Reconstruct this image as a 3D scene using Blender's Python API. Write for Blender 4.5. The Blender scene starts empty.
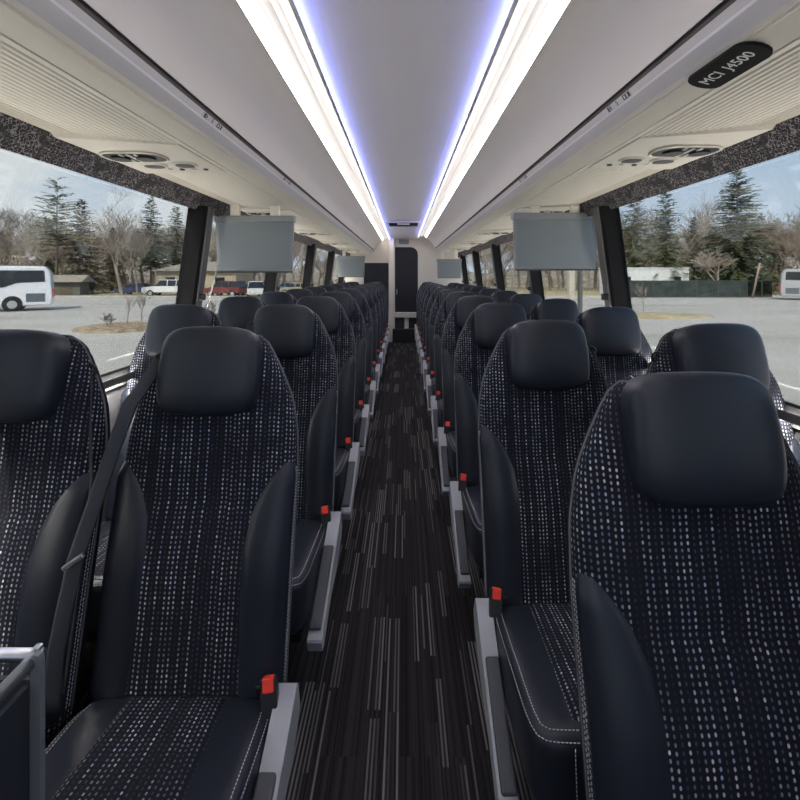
import bpy, bmesh, math, random
from mathutils import Vector, Matrix
random.seed(7)
S = bpy.context.scene
COL = S.collection
PI = math.pi

# ------------------------------------------------------------------ camera, sky, sun, exposure
FPX, VX, VY, CAMZ = 465.0, 403.5, 275.0, 1.45
cam = bpy.data.objects.new('camera', bpy.data.cameras.new('camera'))
COL.objects.link(cam)
cam.location = (0, 0, CAMZ)
cam.rotation_euler = (PI/2, 0, 0)
cam.data.sensor_width = 36
cam.data.lens = 36*FPX/800
cam.data.shift_x = (400-VX)/800
cam.data.shift_y = (VY-400)/800
cam.data.clip_start = 0.02
cam.data.clip_end = 1000
S.camera = cam

EXPOSURE = 0.95
SKY_STRENGTH = 0.90
SUN_STRENGTH = 3.7
LED_WHITE = 9.0
SILL_FILL = 44.0
LED_BLUE = 6.0
GLASS_TINT = 0.86

S.view_settings.view_transform = 'Standard'
S.view_settings.look = 'None'
S.view_settings.exposure = EXPOSURE
S.view_settings.gamma = 1
S.view_settings.use_curve_mapping = False

class NT:
    """small wrapper for building node trees"""
    def __init__(s, tree): s.t = tree; s.n = tree.nodes; s.l = tree.links
    def node(s, kind, **kw):
        n = s.n.new(kind)
        for k, v in kw.items(): setattr(n, k, v)
        return n
    def put(s, sock, v):
        if hasattr(v, 'is_output') or isinstance(v, bpy.types.NodeSocket): s.l.new(v, sock)
        else: sock.default_value = v
    def m(s, op, a, b=0.0, c=0.0):
        n = s.node('ShaderNodeMath', operation=op)
        s.put(n.inputs[0], a); s.put(n.inputs[1], b)
        if op in ('MULTIPLY_ADD', 'SMOOTH_MIN', 'COMPARE'): s.put(n.inputs[2], c)
        return n.outputs[0]
    def xyz(s, v):
        n = s.node('ShaderNodeSeparateXYZ'); s.put(n.inputs[0], v); return n.outputs
    def vec(s, x=0.0, y=0.0, z=0.0):
        n = s.node('ShaderNodeCombineXYZ')
        s.put(n.inputs[0], x); s.put(n.inputs[1], y); s.put(n.inputs[2], z); return n.outputs[0]
    def mix(s, f, a, b):
        n = s.node('ShaderNodeMix', data_type='RGBA')
        s.put(n.inputs[0], f); s.put(n.inputs[6], a); s.put(n.inputs[7], b); return n.outputs[2]
    def noise(s, v, scale, detail=2.0, rough=0.5):
        n = s.node('ShaderNodeTexNoise')
        if v is not None: s.put(n.inputs['Vector'], v)
        n.inputs['Scale'].default_value = scale; n.inputs['Detail'].default_value = detail
        n.inputs['Roughness'].default_value = rough
        return n.outputs[0]
    def white(s, v):
        n = s.node('ShaderNodeTexWhiteNoise', noise_dimensions='3D'); s.put(n.inputs['Vector'], v); return n.outputs[0]
    def ramp(s, f, lo, hi):
        n = s.node('ShaderNodeMapRange', interpolation_type='SMOOTHSTEP')
        s.put(n.inputs[0], f); n.inputs[1].default_value = lo; n.inputs[2].default_value = hi
        return n.outputs[0]
    def coord(s, which): return s.node('ShaderNodeTexCoord').outputs[which]
    def bump(s, h, strength=0.3, dist=0.01):
        n = s.node('ShaderNodeBump'); s.put(n.inputs['Height'], h)
        n.inputs['Strength'].default_value = strength; n.inputs['Distance'].default_value = dist
        return n.outputs[0]

W = bpy.data.worlds.new('sky'); S.world = W; W.use_nodes = True
W.node_tree.nodes.clear()
q = NT(W.node_tree)
o = q.coord('Generated')
ox, oy, oz = q.xyz(o)
g = q.ramp(oz, 0.0, 0.55)
base = q.mix(g, (0.66, 0.78, 0.92, 1), (0.25, 0.45, 0.80, 1))
cl = q.noise(q.vec(q.m('MULTIPLY', ox, 1.6), q.m('MULTIPLY', oy, 1.6), q.m('MULTIPLY', oz, 5.0)), 1.6, 5, 0.55)
left = q.ramp(ox, 0.25, -0.55)
cm = q.ramp(q.m('ADD', cl, q.m('MULTIPLY', left, 0.22)), 0.50, 0.74)
skyc = q.mix(cm, base, (0.86, 0.90, 0.94, 1))
bg = q.node('ShaderNodeBackground'); q.put(bg.inputs[0], skyc); bg.inputs[1].default_value = SKY_STRENGTH
out = q.node('ShaderNodeOutputWorld'); q.l.new(bg.outputs[0], out.inputs[0])

sun_d = bpy.data.lights.new('sun', 'SUN'); sun_d.energy = SUN_STRENGTH; sun_d.angle = math.radians(0.6)
sun_d.color = (1.0, 0.93, 0.82)
sun = bpy.data.objects.new('sun', sun_d); COL.objects.link(sun)
sun.location = (-6, -20, 25)
_d = Vector((0.22, 0.78, -0.95)).normalized()       # travel direction of the light: from behind the camera, high
sun.rotation_euler = _d.to_track_quat('-Z', 'Y').to_euler()

# ------------------------------------------------------------------ materials
def mat(name, color, rough=0.5, metal=0.0, spec=0.5, bumpscale=None, bumpstr=0.15, var=0.0, varscale=8.0, sheen=0.0, coat=0.0):
    M = bpy.data.materials.new(name); M.use_nodes = True
    q = NT(M.node_tree); b = q.n['Principled BSDF']
    c = tuple(color)+(1,)
    if var:
        f = q.noise(q.coord('Object'), varscale, 4)
        d = tuple(max(0, x*(1-var)) for x in color)+(1,); e = tuple(min(1, x*(1+var)) for x in color)+(1,)
        q.put(b.inputs['Base Color'], q.mix(f, d, e))
    else: b.inputs['Base Color'].default_value = c
    b.inputs['Roughness'].default_value = rough; b.inputs['Metallic'].default_value = metal
    b.inputs['Specular IOR Level'].default_value = spec
    b.inputs['Sheen Weight'].default_value = sheen
    b.inputs['Coat Weight'].default_value = coat
    if bumpscale:
        q.put(b.inputs['Normal'], q.bump(q.noise(q.coord('Object'), bumpscale, 3), bumpstr, 0.002))
    return M

def emat(name, color, strength):
    M = bpy.data.materials.new(name); M.use_nodes = True
    b = M.node_tree.nodes['Principled BSDF']
    b.inputs['Base Color'].default_value = tuple(color)+(1,)
    b.inputs['Emission Color'].default_value = tuple(color)+(1,)
    b.inputs['Emission Strength'].default_value = strength
    return M

def fabric_mat():
    M = bpy.data.materials.new('dotted_moquette'); M.use_nodes = True
    q = NT(M.node_tree); b = q.n['Principled BSDF']
    u, v, _ = q.xyz(q.coord('UV'))
    cu = q.m('DIVIDE', u, 0.0119); cv = q.m('DIVIDE', v, 0.0116)
    iu = q.m('FLOOR', cu)
    off = q.white(q.vec(iu, 3.3, 0.0))
    cv = q.m('ADD', cv, q.m('MULTIPLY', off, 0.35))
    iv = q.m('FLOOR', cv)
    fu = q.m('SUBTRACT', q.m('FRACT', cu), 0.5); fv = q.m('SUBTRACT', q.m('FRACT', cv), 0.5)
    r = q.m('ADD', q.m('POWER', q.m('DIVIDE', q.m('ABSOLUTE', fu), 0.19), 2.0), q.m('POWER', q.m('DIVIDE', q.m('ABSOLUTE', fv), 0.30), 2.0))
    mask = q.ramp(r, 1.25, 0.55)
    colb = q.white(q.vec(iu, 0.5, 0.5)); dotb = q.white(q.vec(iu, iv, 1.5)); hue = q.white(q.vec(iu, iv, 7.5))
    colb = q.m('ADD', q.m('MULTIPLY', q.ramp(colb, 0.15, 0.75), 0.85), 0.12)
    drift = q.ramp(q.noise(q.vec(u, v, 0.0), 7.0, 2), 0.30, 0.60)
    br = q.m('MULTIPLY', q.m('MULTIPLY', colb, q.m('ADD', q.m('MULTIPLY', dotb, 0.75), 0.25)), q.m('ADD', q.m('MULTIPLY', drift, 0.75), 0.25))
    dotc = q.mix(q.ramp(hue, 0.35, 0.75), (0.70, 0.70, 0.72, 1), (0.34, 0.42, 0.56, 1))
    weave = q.noise(q.vec(u, v, 0.0), 900.0, 2)
    basec = q.mix(weave, (0.005, 0.005, 0.009, 1), (0.016, 0.017, 0.027, 1))
    q.put(b.inputs['Base Color'], q.mix(q.m('MULTIPLY', mask, br), basec, dotc))
    b.inputs['Roughness'].default_value = 0.95
    b.inputs['Specular IOR Level'].default_value = 0.15
    q.put(b.inputs['Normal'], q.bump(q.m('ADD', q.m('MULTIPLY', mask, 0.6), weave), 0.35, 0.002))
    return M

def stitch_mat():
    M = bpy.data.materials.new('stitch_thread'); M.use_nodes = True
    q = NT(M.node_tree); b = q.n['Principled BSDF']
    u, v, _ = q.xyz(q.coord('UV'))
    d = q.ramp(q.m('FRACT', q.m('DIVIDE', u, 0.0085)), 0.28, 0.36)
    q.put(b.inputs['Base Color'], q.mix(d, (0.015, 0.017, 0.024, 1), (0.42, 0.42, 0.44, 1)))
    b.inputs['Roughness'].default_value = 0.8
    return M

def carpet_mat():
    M = bpy.data.materials.new('striped_carpet'); M.use_nodes = True
    q = NT(M.node_tree); b = q.n['Principled BSDF']
    x, y, z = q.xyz(q.coord('Object'))
    def layer(cw, ch, thr, seed):
        c = q.m('FLOOR', q.m('DIVIDE', x, cw))
        rnd = q.white(q.vec(c, seed, 0.0))
        r = q.m('FLOOR', q.m('ADD', q.m('DIVIDE', y, ch), q.m('MULTIPLY', rnd, 5.0)))
        cell = q.white(q.vec(c, r, seed+1))
        on = q.m('GREATER_THAN', cell, thr)
        su = q.m('DIVIDE', x, 0.0125)
        st = q.white(q.vec(q.m('FLOOR', su), q.m('ADD', c, 0.5), q.m('ADD', r, seed)))
        line = q.ramp(q.m('ABSOLUTE', q.m('SUBTRACT', q.m('FRACT', su), 0.5)), 0.30, 0.17)
        return q.m('MULTIPLY', q.m('MULTIPLY', on, line), q.ramp(st, 0.25, 0.9))
    a = layer(0.062, 0.42, 0.66, 2.0)
    c = layer(0.037, 0.30, 0.80, 9.0)
    faint = q.m('MULTIPLY', q.white(q.vec(q.m('FLOOR', q.m('DIVIDE', x, 0.005)), q.m('FLOOR', q.m('DIVIDE', y, 0.7)), 4.0)), 0.14)
    f = q.m('MAXIMUM', q.m('MAXIMUM', a, q.m('MULTIPLY', c, 0.7)), faint)
    pile = q.noise(q.coord('Object'), 420.0, 2)
    f = q.m('MULTIPLY', f, q.m('ADD', q.m('MULTIPLY', pile, 1.0), 0.35))
    q.put(b.inputs['Base Color'], q.mix(f, (0.010, 0.0085, 0.0102, 1), (0.19, 0.177, 0.177, 1)))
    b.inputs['Roughness'].default_value = 0.95; b.inputs['Specular IOR Level'].default_value = 0.15
    q.put(b.inputs['Normal'], q.bump(pile, 0.4, 0.004))
    return M

def squiggle_mat():
    M = bpy.data.materials.new('squiggle_fabric'); M.use_nodes = True
    q = NT(M.node_tree); b = q.n['Principled BSDF']
    o = q.coord('Object')
    x, y, z = q.xyz(o)
    p = q.vec(0.0, y, q.m('MULTIPLY', z, 1.3))
    w = q.noise(p, 75.0, 1.0)
    w2 = q.noise(p, 17.0, 1.0)
    line = q.ramp(q.m('ABSOLUTE', q.m('SUBTRACT', w, 0.5)), 0.052, 0.016)
    gate = q.ramp(w2, 0.36, 0.48)
    f = q.m('MULTIPLY', line, q.m('ADD', q.m('MULTIPLY', gate, 0.8), 0.2))
    q.put(b.inputs['Base Color'], q.mix(f, (0.024, 0.021, 0.027, 1), (0.26, 0.245, 0.26, 1)))
    b.inputs['Roughness'].default_value = 0.9
    return M

def glass_mat(name, tint, gloss=0.05):
    M = bpy.data.materials.new(name); M.use_nodes = True
    M.node_tree.nodes.clear(); q = NT(M.node_tree)
    t = q.node('ShaderNodeBsdfTransparent'); t.inputs[0].default_value = tuple(tint)+(1,)
    g = q.node('ShaderNodeBsdfGlossy'); g.inputs['Roughness'].default_value = 0.02
    fr = q.node('ShaderNodeFresnel'); fr.inputs[0].default_value = 1.35
    mx = q.node('ShaderNodeMixShader'); q.put(mx.inputs[0], q.m('MULTIPLY', fr.outputs[0], 0.5))
    q.l.new(t.outputs[0], mx.inputs[1]); q.l.new(g.outputs[0], mx.inputs[2])
    out = q.node('ShaderNodeOutputMaterial'); q.l.new(mx.outputs[0], out.inputs[0])
    return M

def mottled(name, c1, c2, scale, rough=0.9, stretch=(1, 1, 1), lo=0.35, hi=0.65, c3=None, scale3=1.0):
    M = bpy.data.materials.new(name); M.use_nodes = True
    q = NT(M.node_tree); b = q.n['Principled BSDF']
    x, y, z = q.xyz(q.coord('Object'))
    p = q.vec(q.m('MULTIPLY', x, stretch[0]), q.m('MULTIPLY', y, stretch[1]), q.m('MULTIPLY', z, stretch[2]))
    c = q.mix(q.ramp(q.noise(p, scale, 5, 0.6), lo, hi), tuple(c1)+(1,), tuple(c2)+(1,))
    if c3: c = q.mix(q.ramp(q.noise(p, scale3, 3, 0.6), 0.5, 0.7), c, tuple(c3)+(1,))
    q.put(b.inputs['Base Color'], c)
    b.inputs['Roughness'].default_value = rough; b.inputs['Specular IOR Level'].default_value = 0.2
    return M

FABRIC = fabric_mat(); STITCH = stitch_mat(); CARPET = carpet_mat(); SQUIG = squiggle_mat()
LEATHER = mat('navy_leather', (0.0135, 0.0165, 0.026), rough=0.40, spec=0.34, bumpscale=160, bumpstr=0.10)
SHELL = mat('dark_shell', (0.030, 0.034, 0.042), rough=0.5)
PIPING = mat('grey_piping', (0.11, 0.115, 0.13), rough=0.6)
BLACKP = mat('black_plastic', (0.010, 0.010, 0.012), rough=0.4)
BELT = mat('belt_webbing', (0.028, 0.031, 0.040), rough=0.7)
STEEL = mat('brushed_steel', (0.55, 0.56, 0.58), rough=0.32, metal=1.0)
ARMGREY = mat('silver_plastic', (0.30, 0.31, 0.335), rough=0.42)
ARMPAD = mat('charcoal_pad', (0.050, 0.053, 0.062), rough=0.55)
RED = mat('red_button', (0.75, 0.045, 0.025), rough=0.4)
IVORY = mat('ivory_panel', (0.74, 0.70, 0.63), rough=0.5, var=0.03, varscale=2)
IVORYD = mat('ivory_door', (0.84, 0.79, 0.70), rough=0.42, var=0.02, varscale=1.5)
CEIL = mat('grey_ceiling', (0.86, 0.82, 0.765), rough=0.6)
RAILM = mat('anodised_rail', (0.66, 0.645, 0.62), rough=0.35, metal=0.15)
RAILHI = mat('bright_edge', (0.86, 0.86, 0.86), rough=0.3)
PLACARD = mat('placard_strip', (0.70, 0.67, 0.63), rough=0.4)
GAP = mat('shadow_gap', (0.10, 0.09, 0.08), rough=0.8)
PILLARG = mat('grey_pillar', (0.12, 0.12, 0.116), rough=0.6, spec=0.3)
SEAL = mat('rubber_seal', (0.012, 0.012, 0.013), rough=0.8, spec=0.08)
WALLM = mat('grey_sidewall', (0.09, 0.09, 0.10), rough=0.7)
NAVYP = mat('navy_panel', (0.012, 0.014, 0.022), rough=0.6)
MONG = mat('monitor_housing', (0.25, 0.27, 0.28), rough=0.5)
MONS = mat('monitor_screen', (0.21, 0.24, 0.255), rough=0.35)
TXT = mat('white_text', (0.75, 0.75, 0.74), rough=0.5)
DARKINK = mat('dark_ink', (0.05, 0.05, 0.045), rough=0.5)
WHITES = mat('white_shelf', (0.50, 0.49, 0.49), rough=0.5)
LEDW = emat('led_white', (1.0, 0.94, 0.90), LED_WHITE)
FILLGLOW = emat('sill_fill_glow', (1.0, 0.96, 0.88), SILL_FILL)  # glow of the fill strips added along the sills
LEDB = emat('led_blue', (0.30, 0.345, 1.0), LED_BLUE)
GLASS = glass_mat('window_glass', (GLASS_TINT*0.985, GLASS_TINT, GLASS_TINT*0.99))
CLEAR = glass_mat('windshield_glass', (0.95, 0.96, 0.95))

# ------------------------------------------------------------------ helpers
def link(name, bm, m, parent=None, smooth=True):
    me = bpy.data.meshes.new(name)
    bmesh.ops.recalc_face_normals(bm, faces=bm.faces)
    bm.to_mesh(me); bm.free()
    if smooth:
        for p in me.polygons: p.use_smooth = True
    for x in (m if isinstance(m, (list, tuple)) else [m]): me.materials.append(x)
    o = bpy.data.objects.new(name, me); COL.objects.link(o)
    if parent is not None: o.parent = parent
    return o
def tag(o, label, cat, group=None, kind=None):
    o['label'] = label; o['category'] = cat
    if group: o['group'] = group
    if kind: o['kind'] = kind
    return o
def thing(name, loc, label, cat, group=None, rz=0):
    o = bpy.data.objects.new(name, None); COL.objects.link(o)
    o.location = loc; o.rotation_euler = (0, 0, rz); o.empty_display_size = 0.1
    return tag(o, label, cat, group)
def struct(o):
    o['kind'] = 'structure'; return o
def kids(o): return [c for c in bpy.data.objects if c.parent == o]
def dup(root, loc=None, rz=None, label=None, scale=None):
    r = root.copy(); COL.objects.link(r)
    if loc is not None: r.location = loc
    if rz is not None: r.rotation_euler = (0, 0, rz)
    if scale is not None: r.scale = scale
    if label: r['label'] = label
    for c in KIDS(root):
        d = c.copy(); COL.objects.link(d); d.parent = r
        for e in KIDS(c):
            f = e.copy(); COL.objects.link(f); f.parent = d
    return r
_kc = {}
def KIDS(o):
    if o.name not in _kc: _kc[o.name] = kids(o)
    return _kc[o.name]

def box(bm, x0, x1, y0, y1, z0, z1, bev=0.0, seg=2, M=None):
    r = bmesh.ops.create_cube(bm, size=1)
    vs = r['verts']
    for v in vs:
        v.co = Vector(((x0+x1)/2+v.co.x*(x1-x0), (y0+y1)/2+v.co.y*(y1-y0), (z0+z1)/2+v.co.z*(z1-z0)))
    if bev:
        es = list({e for v in vs for e in v.link_edges})
        rr = bmesh.ops.bevel(bm, geom=es, offset=bev, segments=seg, profile=0.5, affect='EDGES')
        vs = list({v for f in rr['faces'] for v in f.verts} | {v for v in vs if v.is_valid})
    if M is not None:
        for v in vs: v.co = M @ v.co
    return vs
def boxo(name, x0, x1, y0, y1, z0, z1, m, parent=None, bev=0.0, seg=2, M=None):
    bm = bmesh.new(); box(bm, x0, x1, y0, y1, z0, z1, bev, seg, M)
    return link(name, bm, m, parent, smooth=False)

def superbox(bm, c, a, n=5.0, N=10, M=None, warp=None):
    """rounded cushion shape: cube grid pushed onto a superellipsoid"""
    r = bmesh.ops.create_cube(bm, size=2)
    bmesh.ops.subdivide_edges(bm, edges=list({e for v in r['verts'] for e in v.link_edges}), cuts=N, use_grid_fill=True)
    for v in list(bm.verts):
        if v.tag: continue
        p = v.co
        p = Vector([math.copysign(abs(math.sin(t*PI/2)), t)*0.35+t*0.65 for t in p])
        k = (abs(p.x)**n+abs(p.y)**n+abs(p.z)**n)**(1/n)
        p = Vector((p.x/k*a[0], p.y/k*a[1], p.z/k*a[2]))
        if warp: p = warp(p)
        p = p+Vector(c)
        v.co = M @ p if M is not None else p
        v.tag = True

def tube(bm, pts, r, sides=6, uv=False, closed=False, flat=None):
    """tube of radius r (number or list) along pts; flat=(axis vector, factor) squashes it into a strap"""
    pts = [Vector(p) for p in pts]; n = len(pts); rings = []
    up = Vector((0, 0, 1)); acc = [0.0]
    for i in range(1, n): acc.append(acc[-1]+(pts[i]-pts[i-1]).length)
    prev = None
    for i, p in enumerate(pts):
        t = (pts[min(i+1, n-1)]-pts[max(i-1, 0)])
        if t.length < 1e-9: t = Vector((0, 0, 1))
        t.normalize()
        if prev is None:
            a = t.orthogonal() if flat is None else flat[0]-t*flat[0].dot(t)
        else: a = prev-t*prev.dot(t)
        if a.length < 1e-6: a = t.orthogonal()
        a.normalize(); b = t.cross(a); prev = a
        rr = r[i] if isinstance(r, (list, tuple)) else r
        k = flat[1] if flat else 1.0
        rings.append([bm.verts.new(p+a*(rr*math.cos(2*PI*j/sides))+b*(rr*k*math.sin(2*PI*j/sides))) for j in range(sides)])
    lay = bm.loops.layers.uv.verify() if uv else None
    for i in range(n-1):
        for j in range(sides):
            f = bm.faces.new((rings[i][j], rings[i][(j+1) % sides], rings[i+1][(j+1) % sides], rings[i+1][j]))
            if uv:
                for l, s in zip(f.loops, (acc[i], acc[i], acc[i+1], acc[i+1])): l[lay].uv = (s, j/sides)
    bm.faces.new(rings[0][::-1]); bm.faces.new(rings[-1])

def prism(bm, prof, y0, y1):
    """closed (x, z) outline extruded along Y"""
    a = [bm.verts.new((x, y0, z)) for x, z in prof]; b = [bm.verts.new((x, y1, z)) for x, z in prof]
    n = len(prof)
    for i in range(n): bm.faces.new((a[i], a[(i+1) % n], b[(i+1) % n], b[i]))
    bm.faces.new(a[::-1]); bm.faces.new(b)
def sheet(name, prof, y0, y1, m, parent=None, th=0.008, smooth=False, up=True):
    """(x, Z above camera) polyline extruded along Y with real thickness to the far side"""
    bm = bmesh.new()
    pr = [Vector((x, z)) for x, z in prof]; n = len(pr); offs = []
    for i in range(n):
        t = (pr[min(i+1, n-1)]-pr[max(i-1, 0)]).normalized()
        nn = Vector((-t.y, t.x))
        if nn.dot(pr[i]) < 0: nn = -nn            # away from the camera axis
        offs.append(pr[i]+nn*th)
    prism(bm, [(p.x, p.y+CAMZ) for p in pr]+[(p.x, p.y+CAMZ) for p in offs[::-1]], y0, y1)
    return link(name, bm, m, parent, smooth)

def px(x, y, d):
    """point at depth d seen at photo pixel (x, y)"""
    return Vector(((x-VX)*d/FPX, d, CAMZ-(y-VY)*d/FPX))

# ------------------------------------------------------------------ setting: coach interior
Y0, Y1 = -2.3, 10.4
REAR = 10.2
struct(boxo('floor', -1.34, 1.34, Y0, REAR+0.6, -0.12, 0.0, CARPET))

WBAND = [(1.15, 0.47), (1.165, 0.44), (1.19, 0.395), (1.20, 0.378)]
def mir(pr, s): return [(x*s, z) for x, z in pr]
SILL = -0.48
def wx(Z): return 1.245-0.13*Z
n_trim = 0
for s, side in ((-1, 'left'), (1, 'right')):
    bm = bmesh.new()
    prism(bm, [(x*s, z+CAMZ) for x, z in [(wx(SILL), SILL), (wx(SILL)+0.07, SILL), (1.40, -1.45), (1.30, -1.45), (1.30, -0.6)]], Y0, Y1)
    struct(link('wall_'+side, bm, WALLM, smooth=False))
    n_trim += 1
    struct(sheet('trim_%d' % n_trim, mir(WBAND, s), Y0, Y1, SQUIG, th=0.05))
    n_trim += 1
    bm = bmesh.new()
    prism(bm, [(x*s, z+CAMZ) for x, z in [(wx(SILL)-0.03, SILL+0.012), (wx(SILL)+0.05, SILL+0.012), (wx(SILL)+0.05, SILL-0.02), (wx(SILL)-0.03, SILL-0.02)]], Y0, Y1)
    struct(link('trim_%d' % n_trim, bm, PILLARG, smooth=False))

# windows with pillars between them
PILL = [-0.62+1.0*0, 1.08, 2.78, 4.45, 6.12, 7.80, 9.45]
PILL[0] = -0.62
wi = 0
for s in (-1, 1):
    edges = [Y0]+PILL+[Y1]
    for a, b in zip(edges[:-1], edges[1:]):
        wi += 1
        bm = bmesh.new()
        za, zb = SILL, 0.40
        def P(z, dx, y): return Vector(((wx(z)+dx)*s, y, z+CAMZ))
        # frame: four seal bars in one closed rectangular loop
        inn = 0.035
        outer = [(a+0.02, za), (b-0.02, za), (b-0.02, zb), (a+0.02, zb)]
        inner = [(a+0.02+inn, za+inn), (b-0.02-inn, za+inn), (b-0.02-inn, zb-0.01), (a+0.02+inn, zb-0.01)]
        L = [[bm.verts.new(P(z, dx, y)) for y, z in ring] for ring in (outer, inner) for dx in (0.0, 0.045)]
        for i in range(4):
            j = (i+1) % 4
            bm.faces.new((L[0][i], L[0][j], L[2][j], L[2][i])); bm.faces.new((L[1][i], L[1][j], L[3][j], L[3][i]))
            bm.faces.new((L[0][i], L[0][j], L[1][j], L[1][i])); bm.faces.new((L[2][i], L[2][j], L[3][j], L[3][i]))
        w = struct(link('window_%d' % wi, bm, SEAL, smooth=False))
        bm = bmesh.new()
        prism(bm, [((wx(za)+0.022)*s, za+CAMZ+0.01), ((wx(za)+0.028)*s, za+CAMZ+0.01), ((wx(zb)+0.028)*s, zb+CAMZ), ((wx(zb)+0.022)*s, zb+CAMZ)], a+0.03, b-0.03)
        link('pane', bm, GLASS, w, smooth=False)
    for k, y in enumerate(PILL):
        n_trim += 1
        bm = bmesh.new()
        z0, z1 = SILL, 0.40
        wd = 0.045
        for (ya, yb, d) in ((y-wd, y+wd, 0.05),):
            vs = []
            for z in (z0, z1):
                vs.append([bm.verts.new(((wx(z)-dx)*s, yy, z+CAMZ)) for dx, yy in ((d-0.012, ya), (d, ya+0.012), (d, yb-0.012), (d-0.012, yb), (-0.05, yb), (-0.05, ya))])
            for i in range(6): bm.faces.new((vs[0][i], vs[0][(i+1) % 6], vs[1][(i+1) % 6], vs[1][i]))
            bm.faces.new(vs[0]); bm.faces.new(vs[1][::-1])
        p = struct(link('trim_%d' % n_trim, bm, PILLARG, smooth=False))
        bm = bmesh.new()
        vs = []
        for z in (z0, z1):
            vs.append([bm.verts.new(((wx(z)-dx)*s, yy, z+CAMZ)) for dx, yy in ((0.045, y-wd-0.045), (0.045, y-wd-0.001), (-0.05, y-wd-0.001), (-0.05, y-wd-0.05))])
        for i in range(4): bm.faces.new((vs[0][i], vs[0][(i+1) % 4], vs[1][(i+1) % 4], vs[1][i]))
        bm.faces.new(vs[0]); bm.faces.new(vs[1][::-1])
        link('seal_channel', bm, SEAL, p, smooth=False)
        bm = bmesh.new()
        zl = -0.13
        box(bm, min((wx(zl)-0.05)*s, (wx(zl)-0.08)*s), max((wx(zl)-0.05)*s, (wx(zl)-0.08)*s), y-wd+0.01, y-wd+0.05, CAMZ+zl-0.02, CAMZ+zl+0.02, 0.006)
        link('latch', bm, BLACKP, p, smooth=False)

# ceiling panel, outer roof
arch = [(0.305*math.cos(t), 0.776+0.028*math.sin(t)) for t in [PI*i/16 for i in range(17)]]
bm = bmesh.new()
prism(bm, [(x, z+CAMZ) for x, z in arch]+[(-0.306, CAMZ+0.86), (0.306, CAMZ+0.86)], Y0, REAR)
struct(link('ceiling', bm, CEIL, smooth=False))
n_trim += 1
ro = [(1.22, 0.40), (1.24, 0.55), (1.18, 0.76), (1.0, 0.90), (0.6, 0.97), (0, 0.99)]
ro = ro+[(-x, z) for x, z in ro[-2::-1]]
bm = bmesh.new()
prism(bm, [(x, z+CAMZ) for x, z in ro]+[(x*1.03, z+CAMZ+0.04) for x, z in ro[::-1]], Y0-0.1, REAR+0.7)
struct(link('trim_%d' % n_trim, bm, IVORY, smooth=False))
# front: dashboard wall and windshield behind the camera
struct(boxo('wall_front', -1.36, 1.36, Y0-0.12, Y0, -0.1, 0.75, WALLM))
wi += 1
w = struct(boxo('window_%d' % wi, -1.34, 1.34, Y0-0.1, Y0-0.02, 0.75, 0.80, SEAL))
boxo('pane', -1.34, 1.34, Y0-0.07, Y0-0.06, 0.80, 2.4, CLEAR, w)

# rear bulkheads
def slab(name, x0, x1, y0, y1, z0, z1, m, parent=None, bev=0.0):
    return boxo(name, min(x0, x1), max(x0, x1), y0, y1, min(z0, z1), max(z0, z1), m, parent, bev)
A = px(395, 247, REAR); B = px(418, 312, REAR)     # doorway
top = px(400, 236, REAR).z+0.1
bm = bmesh.new()                                     # ivory wall with a round-cornered doorway
ring = []
dx0, dx1, dz1 = A.x, B.x, A.z
inner = [(dx0, 0.0), (dx0, dz1)]+[(dx1-0.16+0.16*math.sin(t), dz1-0.16+0.16*math.cos(t)) for t in [PI/2*i/6 for i in range(7)]]+[(dx1, 0.0)]
outer = [(-1.34, 0.0), (-1.34, top+0.3)]+[(1.34-0.1*(6-i)/6, top+0.3) for i in range(7)]+[(1.34, 0.0)]
for yy in (REAR, REAR+0.06):
    ring.append(([bm.verts.new((x, yy, z)) for x, z in inner], [bm.verts.new((x, yy, z)) for x, z in outer]))
for i in range(len(inner)-1):
    for k in (0, 1): bm.faces.new((ring[k][0][i], ring[k][0][i+1], ring[k][1][i+1], ring[k][1][i]))
    bm.faces.new((ring[0][0][i], ring[0][0][i+1], ring[1][0][i+1], ring[1][0][i]))
    bm.faces.new((ring[0][1][i], ring[0][1][i+1], ring[1][1][i+1], ring[1][1][i]))
struct(link('wall_rear', bm, IVORY, smooth=False))
d = struct(slab('door_1', dx0-0.03, dx1+0.03, REAR+0.08, REAR+0.13, px(0, 313, REAR).z, dz1+0.03, NAVYP))
slab('door_handle', dx0+0.03, dx0+0.05, REAR+0.05, REAR+0.08, 1.02, 1.14, STEEL, d, 0.004)
n_trim += 1
struct(slab('trim_%d' % n_trim, px(389, 0, REAR).x, px(394.5, 0, REAR).x, REAR-0.14, REAR-0.002, 0.0, px(0, 238, REAR).z, IVORY, None, 0.01))
n_trim += 1
struct(slab('trim_%d' % n_trim, px(364, 0, REAR).x, px(388.5, 0, REAR).x, REAR-0.06, REAR-0.003, 0.45, px(0, 263, REAR).z, NAVYP, None, 0.01))
# step and pedestal below the doorway
n_trim += 1
struct(slab('trim_%d' % n_trim, dx0-0.05, dx1+0.05, REAR-0.22, REAR-0.005, 0.0, px(0, 328, REAR).z, NAVYP, None, 0.01))
t = thing('step_pedestal', (0.5*(dx0+dx1), REAR-0.07, px(0, 328, REAR).z), 'silver step ledge on a single post beneath the dark rear doorway', 'step')
hgt = px(0, 312, REAR).z-px(0, 328, REAR).z
hw = (dx1-dx0)/2
boxo('tread', -hw, hw, -0.10, 0.05, hgt-0.11, hgt, RAILM, t, 0.01)
boxo('post', -0.045, 0.045, -0.04, 0.0, 0.0, hgt-0.11, RAILM, t, 0.006)
boxo('back_panel', -hw, hw, 0.01, 0.05, 0.0, hgt-0.11, SHELL, t)
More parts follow.
